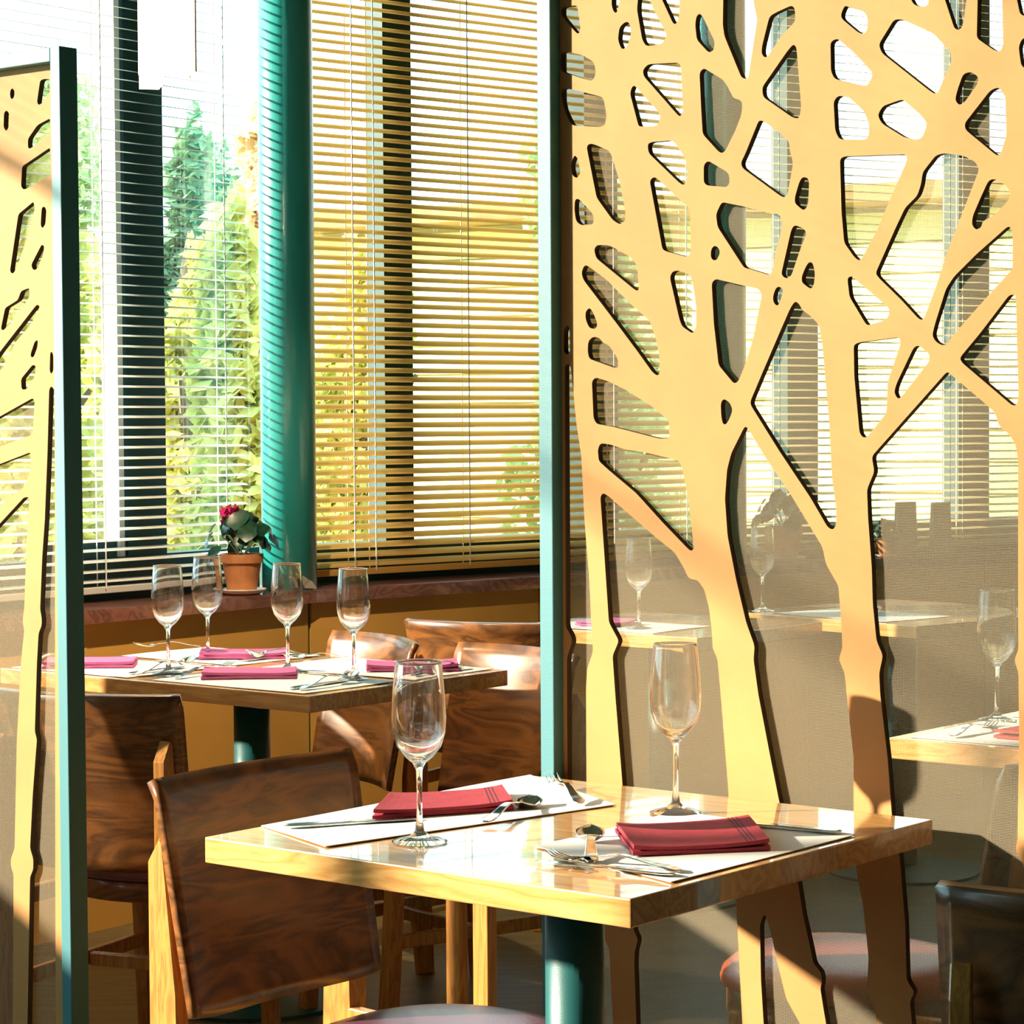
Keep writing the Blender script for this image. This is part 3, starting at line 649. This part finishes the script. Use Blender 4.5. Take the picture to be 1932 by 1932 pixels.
PU = 3.02     # front face of the screens' frames (distance along u)
SH = 2.0      # their height
def rounded(poly, r=0.0055):
    n = len(poly); out = []
    P = [Vector(p) for p in poly]
    for i in range(n):
        a, b, c = P[i - 1], P[i], P[(i + 1) % n]
        da = (a - b); dc = (c - b); ra = min(r, da.length * .42); rc = min(r, dc.length * .42)
        p = b + da.normalized() * ra; q = b + dc.normalized() * rc
        for t in (0, .33, .67, 1): out.append(p * (1 - t) ** 2 + b * 2 * t * (1 - t) + q * t * t)
    return out
def screen(v_right, v_left, holes, label):
    # local axes: x = along u (away), y = along v
    t = thing('partition_screen', label, 'room divider', W(PU, v_right, 0), ANG)
    Wd = v_left - v_right; fw = 0.0265; dp = 0.043
    bm = bmesh.new()
    box(bm, (0, 0, 0), (dp, fw, SH), .0015); box(bm, (0, Wd - fw, 0), (dp, Wd, SH), .0015)
    box(bm, (0, fw + .0005, SH - fw), (dp, Wd - fw - .0005, SH), .0015); box(bm, (0, fw + .0005, .06), (dp, Wd - fw - .0005, .06 + fw), .0015)
    obj('frame', bm, M_FRAME, t)
    cu = bpy.data.curves.new('cutout', 'CURVE'); cu.dimensions = '2D'; cu.fill_mode = 'BOTH'
    y0, y1, z0, z1 = fw, Wd - fw, .06 + fw, SH - fw
    def spl(pts):
        s = cu.splines.new('POLY'); s.points.add(len(pts) - 1); s.use_cyclic_u = True
        for p, q in zip(s.points, pts): p.co = (q[0], q[1], 0, 1)
    spl([(y0, z0), (y1, z0), (y1, z1), (y0, z1)])
    for h in holes:
        q = [(p[0] - v_right, p[1]) for p in h]
        # keep a hole that runs under the frame inside the board
        q = [(min(max(a, y0 + .0015), y1 - .0015), min(max(b, z0 + .004), z1 - .004)) for a, b in q]
        if max(p[0] for p in q) - min(p[0] for p in q) < .003: continue
        if max(p[1] for p in q) - min(p[1] for p in q) < .006: continue
        qq = []
        for p in q:
            if not qq or (Vector(p) - Vector(qq[-1])).length > .0008: qq.append(p)
        if (Vector(qq[0]) - Vector(qq[-1])).length <= .0008: qq.pop()
        spl([(p.x, p.y) for p in rounded(qq)])
    cu.extrude = 0.0058
    tmp = bpy.data.objects.new('tmp', cu); COL.objects.link(tmp)
    dg = bpy.context.evaluated_depsgraph_get()
    me = bpy.data.meshes.new_from_object(tmp.evaluated_get(dg)); bpy.data.objects.remove(tmp)
    me.name = 'cutout_panel'
    # curve plane (x=y_local, y=z) -> local (x = depth)
    me.transform(Matrix(((0, 0, 1, .0245 + .0058), (1, 0, 0, 0), (0, 1, 0, 0), (0, 0, 0, 1))))
    me.materials.clear(); me.materials.append(M_BOARD); me.materials.append(M_CUTEDGE)
    me.update()
    for p in me.polygons:
        p.material_index = 0 if abs(p.normal.x) > .7 else 1
        p.use_smooth = False
    o = bpy.data.objects.new('cutout_panel', me); COL.objects.link(o); o.parent = t
    bm = bmesh.new(); box(bm, (.0372, fw, z0), (.0378, Wd - fw, z1)); obj('woven_backing', bm, M_WEAVE, t)
    return t
screen(1.28, 2.3865, HOLES_RIGHT, 'large golden tree cut-out screen at right, behind the near table')
screen(3.5045, 4.62, HOLES_LEFT, 'golden tree cut-out screen at the left edge, its top rail showing')

# ================================================================== TABLES
def table(name, cx, cy, sx_, sy_, rz, label, two=False):
    t = thing(name, label, 'table', (cx, cy, 0), rz, 'square pedestal tables')
    bm = bmesh.new(); box(bm, (-sx_ / 2, -sy_ / 2, .715), (sx_ / 2, sy_ / 2, .75), .002); obj('tabletop', bm, M_TABLE, t)
    bm = bmesh.new(); lathe(bm, [(0, .02), (.041, .02), (.041, .71), (0, .71)], 40)
    o = obj('pedestal', bm, M_TEAL, t)
    for p in o.data.polygons: p.use_smooth = abs(p.normal.z) < .5
    bm = bmesh.new(); box(bm, (-.12, -.12, .700), (.12, .12, .7145), .002); obj('mounting_plate', bm, M_TEAL, t)
    bm = bmesh.new(); lathe(bm, [(0, 0), (.22, 0), (.22, .008), (.06, .022), (0, .022)], 40); obj('base', bm, M_TEAL, t)
    return t
c = W(2.655, 2.04); T1 = table('dining_table', c.x, c.y, .71, .71, ANG, 'near square wooden table with two crimson napkins, against the right screen')
c = W(3.93, 3.935); table('dining_table', c.x, c.y, .64, .97, ANG, 'middle wooden table with four wine glasses and rose napkins')
c = W(5.45, 3.88); table('dining_table', c.x, c.y, .60, .64, ANG, 'far table whose left corner shows just left of the right screen frame')
table('dining_table', 1.12, 7.05, .70, .70, R(40), 'far table behind the right screen, under the dark column')
c = W(4.08, 1.83); table('dining_table', c.x, c.y, .70, .70, ANG, 'table right behind the right screen, at the right edge of the picture')

# ================================================================== CHAIRS
def chair(label, loc, rz, seat=None, sag=.055):
    t = thing('dining_chair', label, 'chair', loc, rz, 'curved plywood dining chairs')
    zb, zt = .434, .785
    def back(a, b):
        w = .203 + .010 * b
        x = (a * 2 - 1) * w
        y = -.300 - .062 * b + sag * (2 * a - 1) ** 2 - (.010 * max(0, (b - .90) / .10) ** 2)
        z = zb + (zt - zb) * b + (1 - b) ** 3 * .010 * (abs(2 * a - 1)) ** 6
        return Vector((x, y, z))
    bm = bmesh.new(); grid_solid(bm, back, 22, 14, lambda a, b: .014)
    o = obj('backrest', bm, M_CHAIR, t)
    for p in o.data.polygons: p.use_smooth = True
    for s in (-1, 1):
        dy = sag * .62
        prof = [(-.362, .700), (-.388, .662), (-.388, .40), (-.402, 0.0), (-.362, 0.0), (-.328, .38), (-.330, .47), (-.356, .690)]
        bm = bmesh.new()
        x0, x1 = s * .186 - .0125, s * .186 + .0125
        A = [bm.verts.new((x0, y + dy, z)) for y, z in prof]; B = [bm.verts.new((x1, y + dy, z)) for y, z in prof]
        n = len(prof); bm.faces.new(A); bm.faces.new(list(reversed(B)))
        for k in range(n): bm.faces.new((A[k], B[k], B[(k + 1) % n], A[(k + 1) % n]))
        bmesh.ops.recalc_face_normals(bm, faces=bm.faces)
        bmesh.ops.bevel(bm, geom=list(bm.edges), offset=.002, segments=1, affect='EDGES')
        obj('leg', bm, M_LEG, t)
        bm = bmesh.new(); beam(bm, (s * .150, .165, .0), (s * .150, .140, .352), .030, .036, .003, up=(0, 1, 0)); obj('leg', bm, M_LEG, t)
        bm = bmesh.new(); beam(bm, (s * .184, -.345 + dy, .20), (s * .150, .135, .20), .018, .030, .003); obj('stretcher', bm, M_LEG, t)
        bm = bmesh.new(); beam(bm, (s * .184, -.338 + dy, .365), (s * .155, -.04, .365), .020, .034, .003); obj('side_rail', bm, M_LEG, t)
    bm = bmesh.new(); beam(bm, (-.150, -.06, .20), (.150, -.06, .20), .018, .028, .003); obj('stretcher', bm, M_LEG, t)
    def slab(rows, m, name):
        bm = bmesh.new(); n = 44; rings = []
        for g, z in rows:
            rr = []
            for k in range(n):
                a = 2 * PI * k / n; cx, cy = math.cos(a), math.sin(a); e = .82
                rr.append(bm.verts.new((math.copysign(abs(cx) ** e, cx) * (.205 - g), .02 + math.copysign(abs(cy) ** e, cy) * (.195 - g), z)))
            rings.append(rr)
        for a, b in zip(rings[:-1], rings[1:]):
            for k in range(n): bm.faces.new((a[k], a[(k + 1) % n], b[(k + 1) % n], b[k]))
        bm.faces.new(rings[0]); bm.faces.new(list(reversed(rings[-1])))
        bmesh.ops.recalc_face_normals(bm, faces=bm.faces)
        o = obj(name, bm, m, t)
        for p in o.data.polygons: p.use_smooth = True
        return o
    slab([(.012, .345), (.010, .347), (.010, .384), (.012, .386)], M_CHAIR, 'seat_apron')
    slab([(.012, .387), (.002, .390), (.0, .398), (.004, .412), (.018, .424), (.05, .431), (.10, .434), (.16, .435)], seat or M_SEAT, 'seat_cushion')
    return t
def at_back(mx, my, fwd):
    # seat centre and turn of a chair whose backrest top centre stands at (mx, my), looking along fwd (degrees)
    a = R(fwd); return (mx + .362 * math.cos(a), my + .362 * math.sin(a), 0), a - PI / 2
p = W(2.66, 2.672)
l, rz = at_back(p.x, p.y, 51.05 - 90)
chair('dark chair at the left of the near table, its back beside the table edge', l, rz, sag=.022)
l, rz = at_back(-.85, 4.72, 68)
ch = chair('chair with sunlit yellow patch on its back, beside the left screen frame', l, rz)
def put(mx, my, fwd, label):
    l, rz = at_back(mx, my, fwd); return dup(ch, l, rz, label, 'curved plywood dining chairs')
p = W(4.44, 3.97); put(p.x, p.y, 51 + 160, 'chair beyond the middle table, behind the rightmost of its four glasses')
p = W(4.40, 3.50); put(p.x, p.y, 51 + 168, 'chair with glare on its broad back, beside the right screen frame')
p = W(4.85, 4.06); put(p.x, p.y, 51 + 14, 'farthest chair, only its curved back rim showing below the amber wall')
put(.672, 2.655, 90 - 14, 'dark chair cut off by the bottom right corner')
chair('russet seated chair seen through the lower part of the right screen', (.56, 4.00, 0), R(62), M_SEATR)

# stool whose seat hides behind the near table
s0 = W(3.445, 2.89)
st = thing('wooden_stool', 'orange-legged wooden stool standing behind the near table', 'stool', (s0.x, s0.y, 0), ANG)
bm = bmesh.new(); box(bm, (-.16, -.17, .525), (.16, .17, .56), .006); obj('seat', bm, M_CHAIR, st)
for a in (-.145, .145):
    for b_ in (-.155, .155):
        bm = bmesh.new(); beam(bm, (a * 1.0, b_ * 1.0, 0), (a, b_, .5245), .026, .034, .002, up=(0, 1, 0)); obj('leg', bm, M_LEG, st)
for b_ in (-.155, .155):
    bm = bmesh.new(); beam(bm, (-.13, b_, .14), (.13, b_, .14), .016, .022, .002); obj('stretcher', bm, M_LEG, st)

# ================================================================== TABLEWARE
ZT = .7502
def glass_mesh():
    bm = bmesh.new()
    lathe(bm, [(0, 0), (.0365, 0), (.037, .0012), (.031, .0035), (.014, .0075), (.0062, .015), (.0042, .03), (.0036, .065), (.0044, .095), (.0085, .1045), (.019, .1135), (.0295, .127), (.0353, .145), (.0366, .165), (.0353, .19), (.0327, .22), (.0312, .2365), (.0310, .2395), (.0306, .2404), (.0300, .2404), (.0296, .2395), (.0298, .2365), (.0313, .22), (.0340, .19), (.0351, .165), (.0340, .1465), (.0282, .130), (.0180, .118), (.0080, .1118), (0, .1105)], 48)
    return bm
g = obj('wine_glass', glass_mesh(), M_GLASS, smooth=True)
def put_glass(u, v, label, first=False, xy=None):
    o = g if first else g.copy()
    if not first: COL.objects.link(o)
    p = W(u, v) if xy is None else Vector((*xy, 0))
    o.location = (p.x, p.y, .7512); tag(o, label, 'wine glass', 'empty wine glasses')
put_glass(2.44, 2.133, 'wine glass in front, at the left edge of the near table', True)
put_glass(2.84, 2.001, 'wine glass on the near table against the golden screen')
put_glass(3.741, 4.004, 'leftmost of the four wine glasses on the middle table')
put_glass(4.02, 4.168, 'second of the four middle-table glasses, below the potted cyclamen')
put_glass(3.937, 3.828, 'third of the four middle-table glasses, below the teal column')
put_glass(3.884, 3.579, 'rightmost of the four wine glasses on the middle table')
put_glass(5.27, 3.83, 'wine glass on the far table seen through the left part of the right screen')
put_glass(0, 0, 'wine glass on the far table seen between the two screen trunks', xy=(.72, 7.08))
put_glass(4.06, 2.14, 'wine glass at the right picture edge behind the screen')

def quad_sheet(name, q, z, th, m, nu=12, nv=8, amp=.0, seed=0, ripple=.0):
    rnd = random.Random(seed); ph = [rnd.uniform(0, 6) for _ in range(4)]
    P = [W(a, b) for a, b in q]; c = sum(P, Vector()) / 4
    def f(a, b):
        p = (P[0] * (1 - a) + P[1] * a) * (1 - b) + (P[3] * (1 - a) + P[2] * a) * b - c
        p.z = z + th / 2 + amp * (math.sin(a * 5 + ph[0]) * math.sin(b * 4 + ph[1]) + 1) + ripple * max(0, (abs(a * 2 - 1) - .8)) 
        return p
    bm = bmesh.new(); grid_solid(bm, f, nu, nv, lambda a, b: th)
    o = obj(name, bm, m, smooth=False); o.location = (c.x, c.y, 0)
    return o, c
def mat_(q, label, seed=0, group='paper place mats'):
    o, c = quad_sheet('place_mat', q, .7505, .0012, M_PAPER, amp=.0008, seed=seed)
    tag(o, label, 'place mat', group)
def napkin(q, label, m, seed=0, hem=True, th=.006):
    P = [W(a, b) for a, b in q]; c = sum(P, Vector()) / 4
    t = thing('folded_napkin', label, 'napkin', (c.x, c.y, .7534), 0, 'folded paper napkins')
    def lay(k, sh):
        def f(a, b):
            p = (P[0] * (1 - a) + P[1] * a) * (1 - b) + (P[3] * (1 - a) + P[2] * a) * b - c
            p = p * sh
            p.z = th * (k + .5) + .0012 * math.sin(a * 4 + seed + k) + (.003 * (2 * a - 1) ** 4 if k else 0)
            return p
        return f
    for k, sh in ((0, 1.0), (1, .985)):
        bm = bmesh.new(); grid_solid(bm, lay(k, sh), 16, 8, lambda a, b: th * .85)
        obj('napkin_layer', bm, m, t)
    if hem:
        for h in (.84, .87, .90):
            f = lay(1, .985)
            bm = bmesh.new()
            pts = [f(h, b / 10) + Vector((0, 0, th * .47)) for b in range(11)]
            for a, b in zip(pts[:-1], pts[1:]):
                w = Vector(((P[1] - P[0]).x, (P[1] - P[0]).y, 0)).normalized() * .0012
                v = [bm.verts.new(x) for x in (a - w, a + w, b + w, b - w)]; bm.faces.new(v)
            obj('hem_line', bm, M_STITCH, t)
    return t

def cutlery(kind):
    # a piece lying along +x, handle end at x=0, drawn 19 cm long; returns bmesh
    bm = bmesh.new()
    if kind == 'spoon':
        Wd = [(0, .0035), (.06, .0095), (.35, .006), (.62, .0035), (.70, .0045), (.80, .0165), (.90, .0195), (1, .002)]
        Z = [(0, .003), (.12, .006), (.45, .016), (.66, .011), (.82, .004), (1, .0125)]
        D = [(0, 0), (.68, 0), (.85, .0085), (1, .0)]
    elif kind == 'fork':
        Wd = [(0, .0035), (.06, .0095), (.35, .006), (.62, .0035), (.70, .0045), (.76, .0115), (.80, .0125)]
        Z = [(0, .003), (.12, .006), (.45, .014), (.66, .009), (.80, .003)]
        D = [(0, 0), (.68, 0), (.8, .001)]
    else:
        Wd = [(0, .004), (.08, .0095), (.42, .007), (.48, .0055), (.52, .0085), (.80, .0105), (.95, .007), (1, .001)]
        Z = [(0, .0035), (.5, .0035), (1, .002)]
        D = [(0, 0), (1, 0)]
    L = .195; end = .80 if kind == 'fork' else 1.0
    def f(a, b):
        t = a * end; s = b * 2 - 1
        return Vector((t * L, s * interp(Wd, t), interp(Z, t) - interp(D, t) * (1 - s * s)))
    grid_solid(bm, f, 34, 8, lambda a, b: .0024 if kind == 'knife' and a < .48 else .0016)
    if kind == 'fork':
        for k in range(4):
            y = (-1.5 + k) * .0066
            tube(bm, [(L * .79, y, .0028), (L * .86, y, .0022), (L * .94, y, .005), (L * 1.0, y, .010)], [.0016, .0014, .0013, .0006], 6)
    return bm
KINDS_ = {k: obj(k, cutlery(k), M_STEEL, smooth=True) for k in ('spoon', 'fork', 'knife')}
names = {'spoon': 'soup spoon', 'fork': 'fork', 'knife': 'table knife'}
used = set()
def cut(kind, p, q, label, z=.7536, tip=0.0):
    # from handle end p to head q, both (u, v)
    o = KINDS_[kind]
    if kind in used: o = o.copy(); COL.objects.link(o)
    used.add(kind)
    a, b = W(*p), W(*q); d = b - a
    o.location = (a.x, a.y, z); o.rotation_euler = (0, -tip, math.atan2(d.y, d.x))
    tag(o, label, names[kind], 'steel cutlery')

# near table, far-left setting
mat_([(2.405, 2.392), (3.000, 2.392), (2.845, 2.110), (2.335, 2.205)], 'white paper place mat under the left-hand crimson napkin on the near table', 1)
napkin([(2.655, 2.380), (2.820, 2.300), (2.715, 2.195), (2.520, 2.290)], 'lighter crimson folded napkin at the back left of the near table', M_NAPRED, 1)
cut('spoon', (2.590, 2.145), (2.778, 2.205), 'spoon arching beside the right end of the back left crimson napkin')
cut('fork', (2.80, 2.140), (2.955, 2.330), 'fork on the back left place mat, tines towards the screen frame', tip=.05)
cut('knife', (2.40, 2.345), (2.56, 2.245), 'knife on the back left place mat near the front wine glass')
# near table, right setting
mat_([(2.405, 1.702), (2.500, 1.985), (2.845, 2.005), (2.830, 1.700)], 'white paper place mat under the right-hand crimson napkin, reaching the dark table edge', 2)
napkin([(2.640, 1.960), (2.800, 1.850), (2.655, 1.722), (2.510, 1.835)], 'deep crimson folded napkin with double hem line, right half of the near table', M_NAPRED, 2)
cut('spoon', (2.435, 1.845), (2.650, 2.010), 'spoon with dark round bowl at the left end of the right crimson napkin', tip=.03)
cut('fork', (2.455, 1.722), (2.440, 1.905), 'fork lying by the front corner of the near table')
cut('knife', (2.430, 1.715), (2.405, 1.895), 'knife nearest the front corner of the near table')
cut('knife', (2.815, 1.715), (2.795, 1.905), 'knife behind the right crimson napkin, below the second wine glass')

# middle table
MS = [((3.625, 3.905), (4.01, 4.395), (3.74, 4.26), 'left front'), ((3.625, 3.905), (3.48, 3.93), (3.79, 3.80), 'right front'), ((3.955, 4.235), (4.01, 4.395), (4.10, 4.13), 'left rear'), ((3.955, 4.235), (3.48, 3.93), (4.12, 3.62), 'right rear')]
for i, ((u0, u1), (v0, v1), (nu_, nv_), w_) in enumerate(MS):
    mat_([(u0, v1), (u1, v1), (u1, v0), (u0, v0)], 'paper place mat at the %s seat of the middle table' % w_, 10 + i)
    dx = Vector((.07, -.075)); dy = Vector((.045, .042)); cc = Vector((nu_, nv_))
    q = [cc - dx + dy, cc + dx + dy, cc + dx - dy, cc - dx - dy]
    napkin([tuple(p) for p in q], 'rose folded napkin at the %s seat of the middle table' % w_, M_NAPPINK, 5 + i, hem=False, th=.007)
    s_ = 1 if 'front' in w_ else -1
    for k, (kind, dv) in enumerate((('fork', .185), ('knife', -.16), ('spoon', -.188))):
        vv = (v0 + v1) / 2 + dv * (1 if k else 1)
        ua, ub = (u0 + .03, u0 + .225) if s_ > 0 else (u1 - .03, u1 - .225)
        cut(kind, (ua, vv), (ub, vv + .02), '%s at the %s seat of the middle table' % (names[kind], w_), z=.7531, tip=.08 if kind != 'knife' else .0)
# far tables and the one behind the screen
mat_([(5.18, 4.17), (5.45, 4.17), (5.45, 3.72), (5.18, 3.72)], 'paper place mat on the far table left of the right screen frame', 20)
napkin([(5.24, 4.02), (5.36, 4.02), (5.36, 3.90), (5.24, 3.90)], 'rose napkin on the far table left of the right screen frame', M_NAPPINK, 9, hem=False)
mat_([(3.76, 2.15), (4.03, 2.15), (4.03, 1.72), (3.76, 1.72)], 'paper place mat behind the right screen, on the table at the picture edge', 21)
mat_([(4.13, 2.15), (4.40, 2.15), (4.40, 1.72), (4.13, 1.72)], 'rear paper place mat behind the right screen, on the table at the picture edge', 22)
napkin([(3.82, 2.02), (3.96, 2.02), (3.96, 1.88), (3.82, 1.88)], 'crimson napkin glimpsed behind the screen at the right edge', M_NAPRED, 12, hem=False)
cut('fork', (3.78, 2.08), (3.97, 2.10), 'fork glimpsed behind the screen at the right edge', z=.7531)
q3 = [Vector((1.12, 7.05)) + d1 * a + Vector((-d1.y, d1.x)) * b for a, b in ((-.32, .2), (-.32, -.22), (-.05, -.22), (-.05, .2))]
def inv(p): return (p.x * UX + p.y * UY, -p.x * UY + p.y * UX)
mat_([inv(p) for p in q3], 'paper place mat on the far table under the dark column', 23)

# ================================================================== SILL: PLANTS AND CARDS
def cyclamen(loc, label, seed, scale=1.0, flower=True):
    rnd = random.Random(seed)
    t = thing('potted_cyclamen', label, 'potted plant', loc, 0); t.scale = (scale,) * 3
    bm = bmesh.new(); lathe(bm, [(0, .001), (.050, .001), (.066, .012), (.068, .016), (.060, .015), (.048, .006), (0, .006)], 36); obj('saucer', bm, M_SAUCER, t, smooth=True)
    bm = bmesh.new(); lathe(bm, [(0, .008), (.040, .008), (.054, .088), (.059, .088), (.060, .112), (.053, .112), (.050, .098), (0, .098)], 36)
    p = obj('pot', bm, M_TERRA, t, smooth=False)
    bm = bmesh.new(); lathe(bm, [(0, .094), (.0495, .0945), (0, .0975)], 24); obj('soil', bm, mat('dark potting soil', (.02, .014, .010), rough=1), t)
    bm = bmesh.new()
    for k in range(26):
        a = k * 2.4 + rnd.uniform(-.2, .2); el = rnd.uniform(.15, 1.15)
        rad = rnd.uniform(.055, .105) * (1.0 if el < .8 else .6); z = .125 + .085 * math.sin(el) + rnd.uniform(-.01, .02) - (.03 if rad > .09 else 0)
        c = Vector((math.cos(a) * rad, math.sin(a) * rad, z))
        tilt = Vector((math.cos(a) * .8, math.sin(a) * .8, .75 - rad * 4)).normalized()
        X = tilt.orthogonal().normalized(); Y = tilt.cross(X); s = rnd.uniform(.024, .036)
        ctr = bm.verts.new(c + tilt * -.004); ring = []
        n = 10
        for j in range(n):
            th = 2 * PI * j / n; rr = s * (1 + .12 * math.cos(2 * th)) * (.72 if j == 0 else 1)
            ring.append(bm.verts.new(c + X * rr * math.cos(th) + Y * rr * .8 * math.sin(th) - tilt * .010 * (1 + math.cos(2 * th)) * .5))
        for j in range(n): bm.faces.new((ctr, ring[j], ring[(j + 1) % n]))
    obj('leaves', bm, M_LEAF, t, smooth=True)
    bm = bmesh.new()
    for k in range(9):
        a = k * 2.4; tube(bm, [(0, 0, .095), (math.cos(a) * .03, math.sin(a) * .03, .14), (math.cos(a) * .06, math.sin(a) * .06, .165)], .0018, 5)
    obj('stems', bm, M_STEMP, t)
    if flower:
        bm = bmesh.new()
        for k in range(30):
            a = k * 2.4; c = Vector((-.022 + rnd.uniform(-.02, .014), -.03 + rnd.uniform(-.01, .01), .215 + rnd.uniform(-.026, .014)))
            d = Vector((math.cos(a), math.sin(a), rnd.uniform(.2, 1.4))).normalized(); s = d.orthogonal().normalized()
            L = rnd.uniform(.022, .036); v = [bm.verts.new(x) for x in (c, c + d * L * .5 + s * .010, c + d * L, c + d * L * .5 - s * .010)]; bm.faces.new(v)
        tube(bm, [(-.01, -.01, .12), (-.02, -.028, .21)], .0015, 5)
        obj('flower', bm, M_PETAL, t)
    return t
def on_sill(P, d, px, depth):
    q = P + nout(d) * depth; s = along(q, d, px); r = q + d * s; return (r.x, r.y, SILL)
cyclamen(on_sill(PA, d0, 455, .072), 'potted magenta cyclamen on the window sill left of the teal column', 4)
cyclamen(on_sill(PB, d2, 1480, .06), 'leafy potted plant on the sill seen through the screen, right of the dark column', 8, 1.05, False)
cyclamen(on_sill(PB, d2, 1672, .05), 'small pink flowering pot on the sill seen through the screen', 11, .55)
for px, w, h, lab in ((1709, .075, .185, 'upright grey menu card standing on the far sill behind the screen'), (1775, .07, .18, 'beige menu card standing on the far sill beside the dark window post')):
    x, y, z = on_sill(PB, d2, px, .10)
    t = thing('menu_card', lab, 'menu card', (x, y, z), R(15), 'menu cards on the far sill')
    for s in (-1, 1):
        bm = bmesh.new(); beam(bm, (0, s * .022, 0), (0, s * .002, h), w, .003, up=(0, 1, 0)); obj('leaf_face', bm, mat('beige card stock', (.45, .40, .30), rough=.8), t)
# white shell on the sill by the column
x, y, z = on_sill(PA, d0, 572, .05)
bm = bmesh.new()
n = 12; c0_ = bm.verts.new((.0, 0, .002)); rr_ = [bm.verts.new((-.05 * math.cos(k / (n - 1) * PI * .9), -.01 - .012 * math.sin(k / (n - 1) * PI), .002 + .036 * math.sin(k / (n - 1) * PI) * (1 + .12 * (k % 2)))) for k in range(n)]
for a_, b_ in zip(rr_[:-1], rr_[1:]): bm.faces.new((c0_, a_, b_))
bmesh.ops.solidify(bm, geom=bm.faces[:], thickness=.004)
o = obj('scallop_shell', bm, M_SAUCER); o.location = (-.555 - .045, 6.93 + .02, SILL + .002)
tag(o, 'small cream shell ornament on the sill at the foot of the teal column', 'ornament')

# ================================================================== PENDANT LAMP
lp = thing('pendant_lamp', 'white frosted box pendant lamp hanging over the middle table', 'lamp', (-.778, 5.62, 2.08), R(14))
bm = bmesh.new(); 
for (a, b) in (((-.058, -.058, .02), (.058, -.055, .36)), ((-.058, .055, .02), (.058, .058, .36)), ((-.058, -.055, .02), (-.055, .055, .36)), ((.055, -.055, .02), (.058, .055, .36))):
    box(bm, a, b)
obj('shade', bm, M_SHADE, lp)
bm = bmesh.new(); box(bm, (.0583, -.060, .015), (.0615, -.056, .365)); box(bm, (.0583, .056, .015), (.0615, .060, .365)); obj('edge_trim', bm, M_COPPER, lp)
bm = bmesh.new(); box(bm, (-.057, -.055, -.012), (-.012, .055, .0185)); obj('lower_diffuser', bm, M_SHADE, lp)
bm = bmesh.new(); tube(bm, [(0, 0, .12), (0, 0, 1.0)], .003, 8); obj('cord', bm, M_MULL, lp)
bm = bmesh.new(); lathe(bm, [(0, .08), (.022, .09), (.030, .12), (.018, .15), (0, .155)], 20)
obj('bulb', bm, mat('glowing bulb', (1.0, .93, .8), emis=9), lp, smooth=True)
pl_d = bpy.data.lights.new('pendant_light', 'POINT'); pl_d.energy = 95; pl_d.color = (1.0, .76, .48); pl_d.shadow_soft_size = .015
pl = bpy.data.objects.new('pendant_light', pl_d); COL.objects.link(pl); pl.parent = lp; pl.location = (.022, 0, .058)
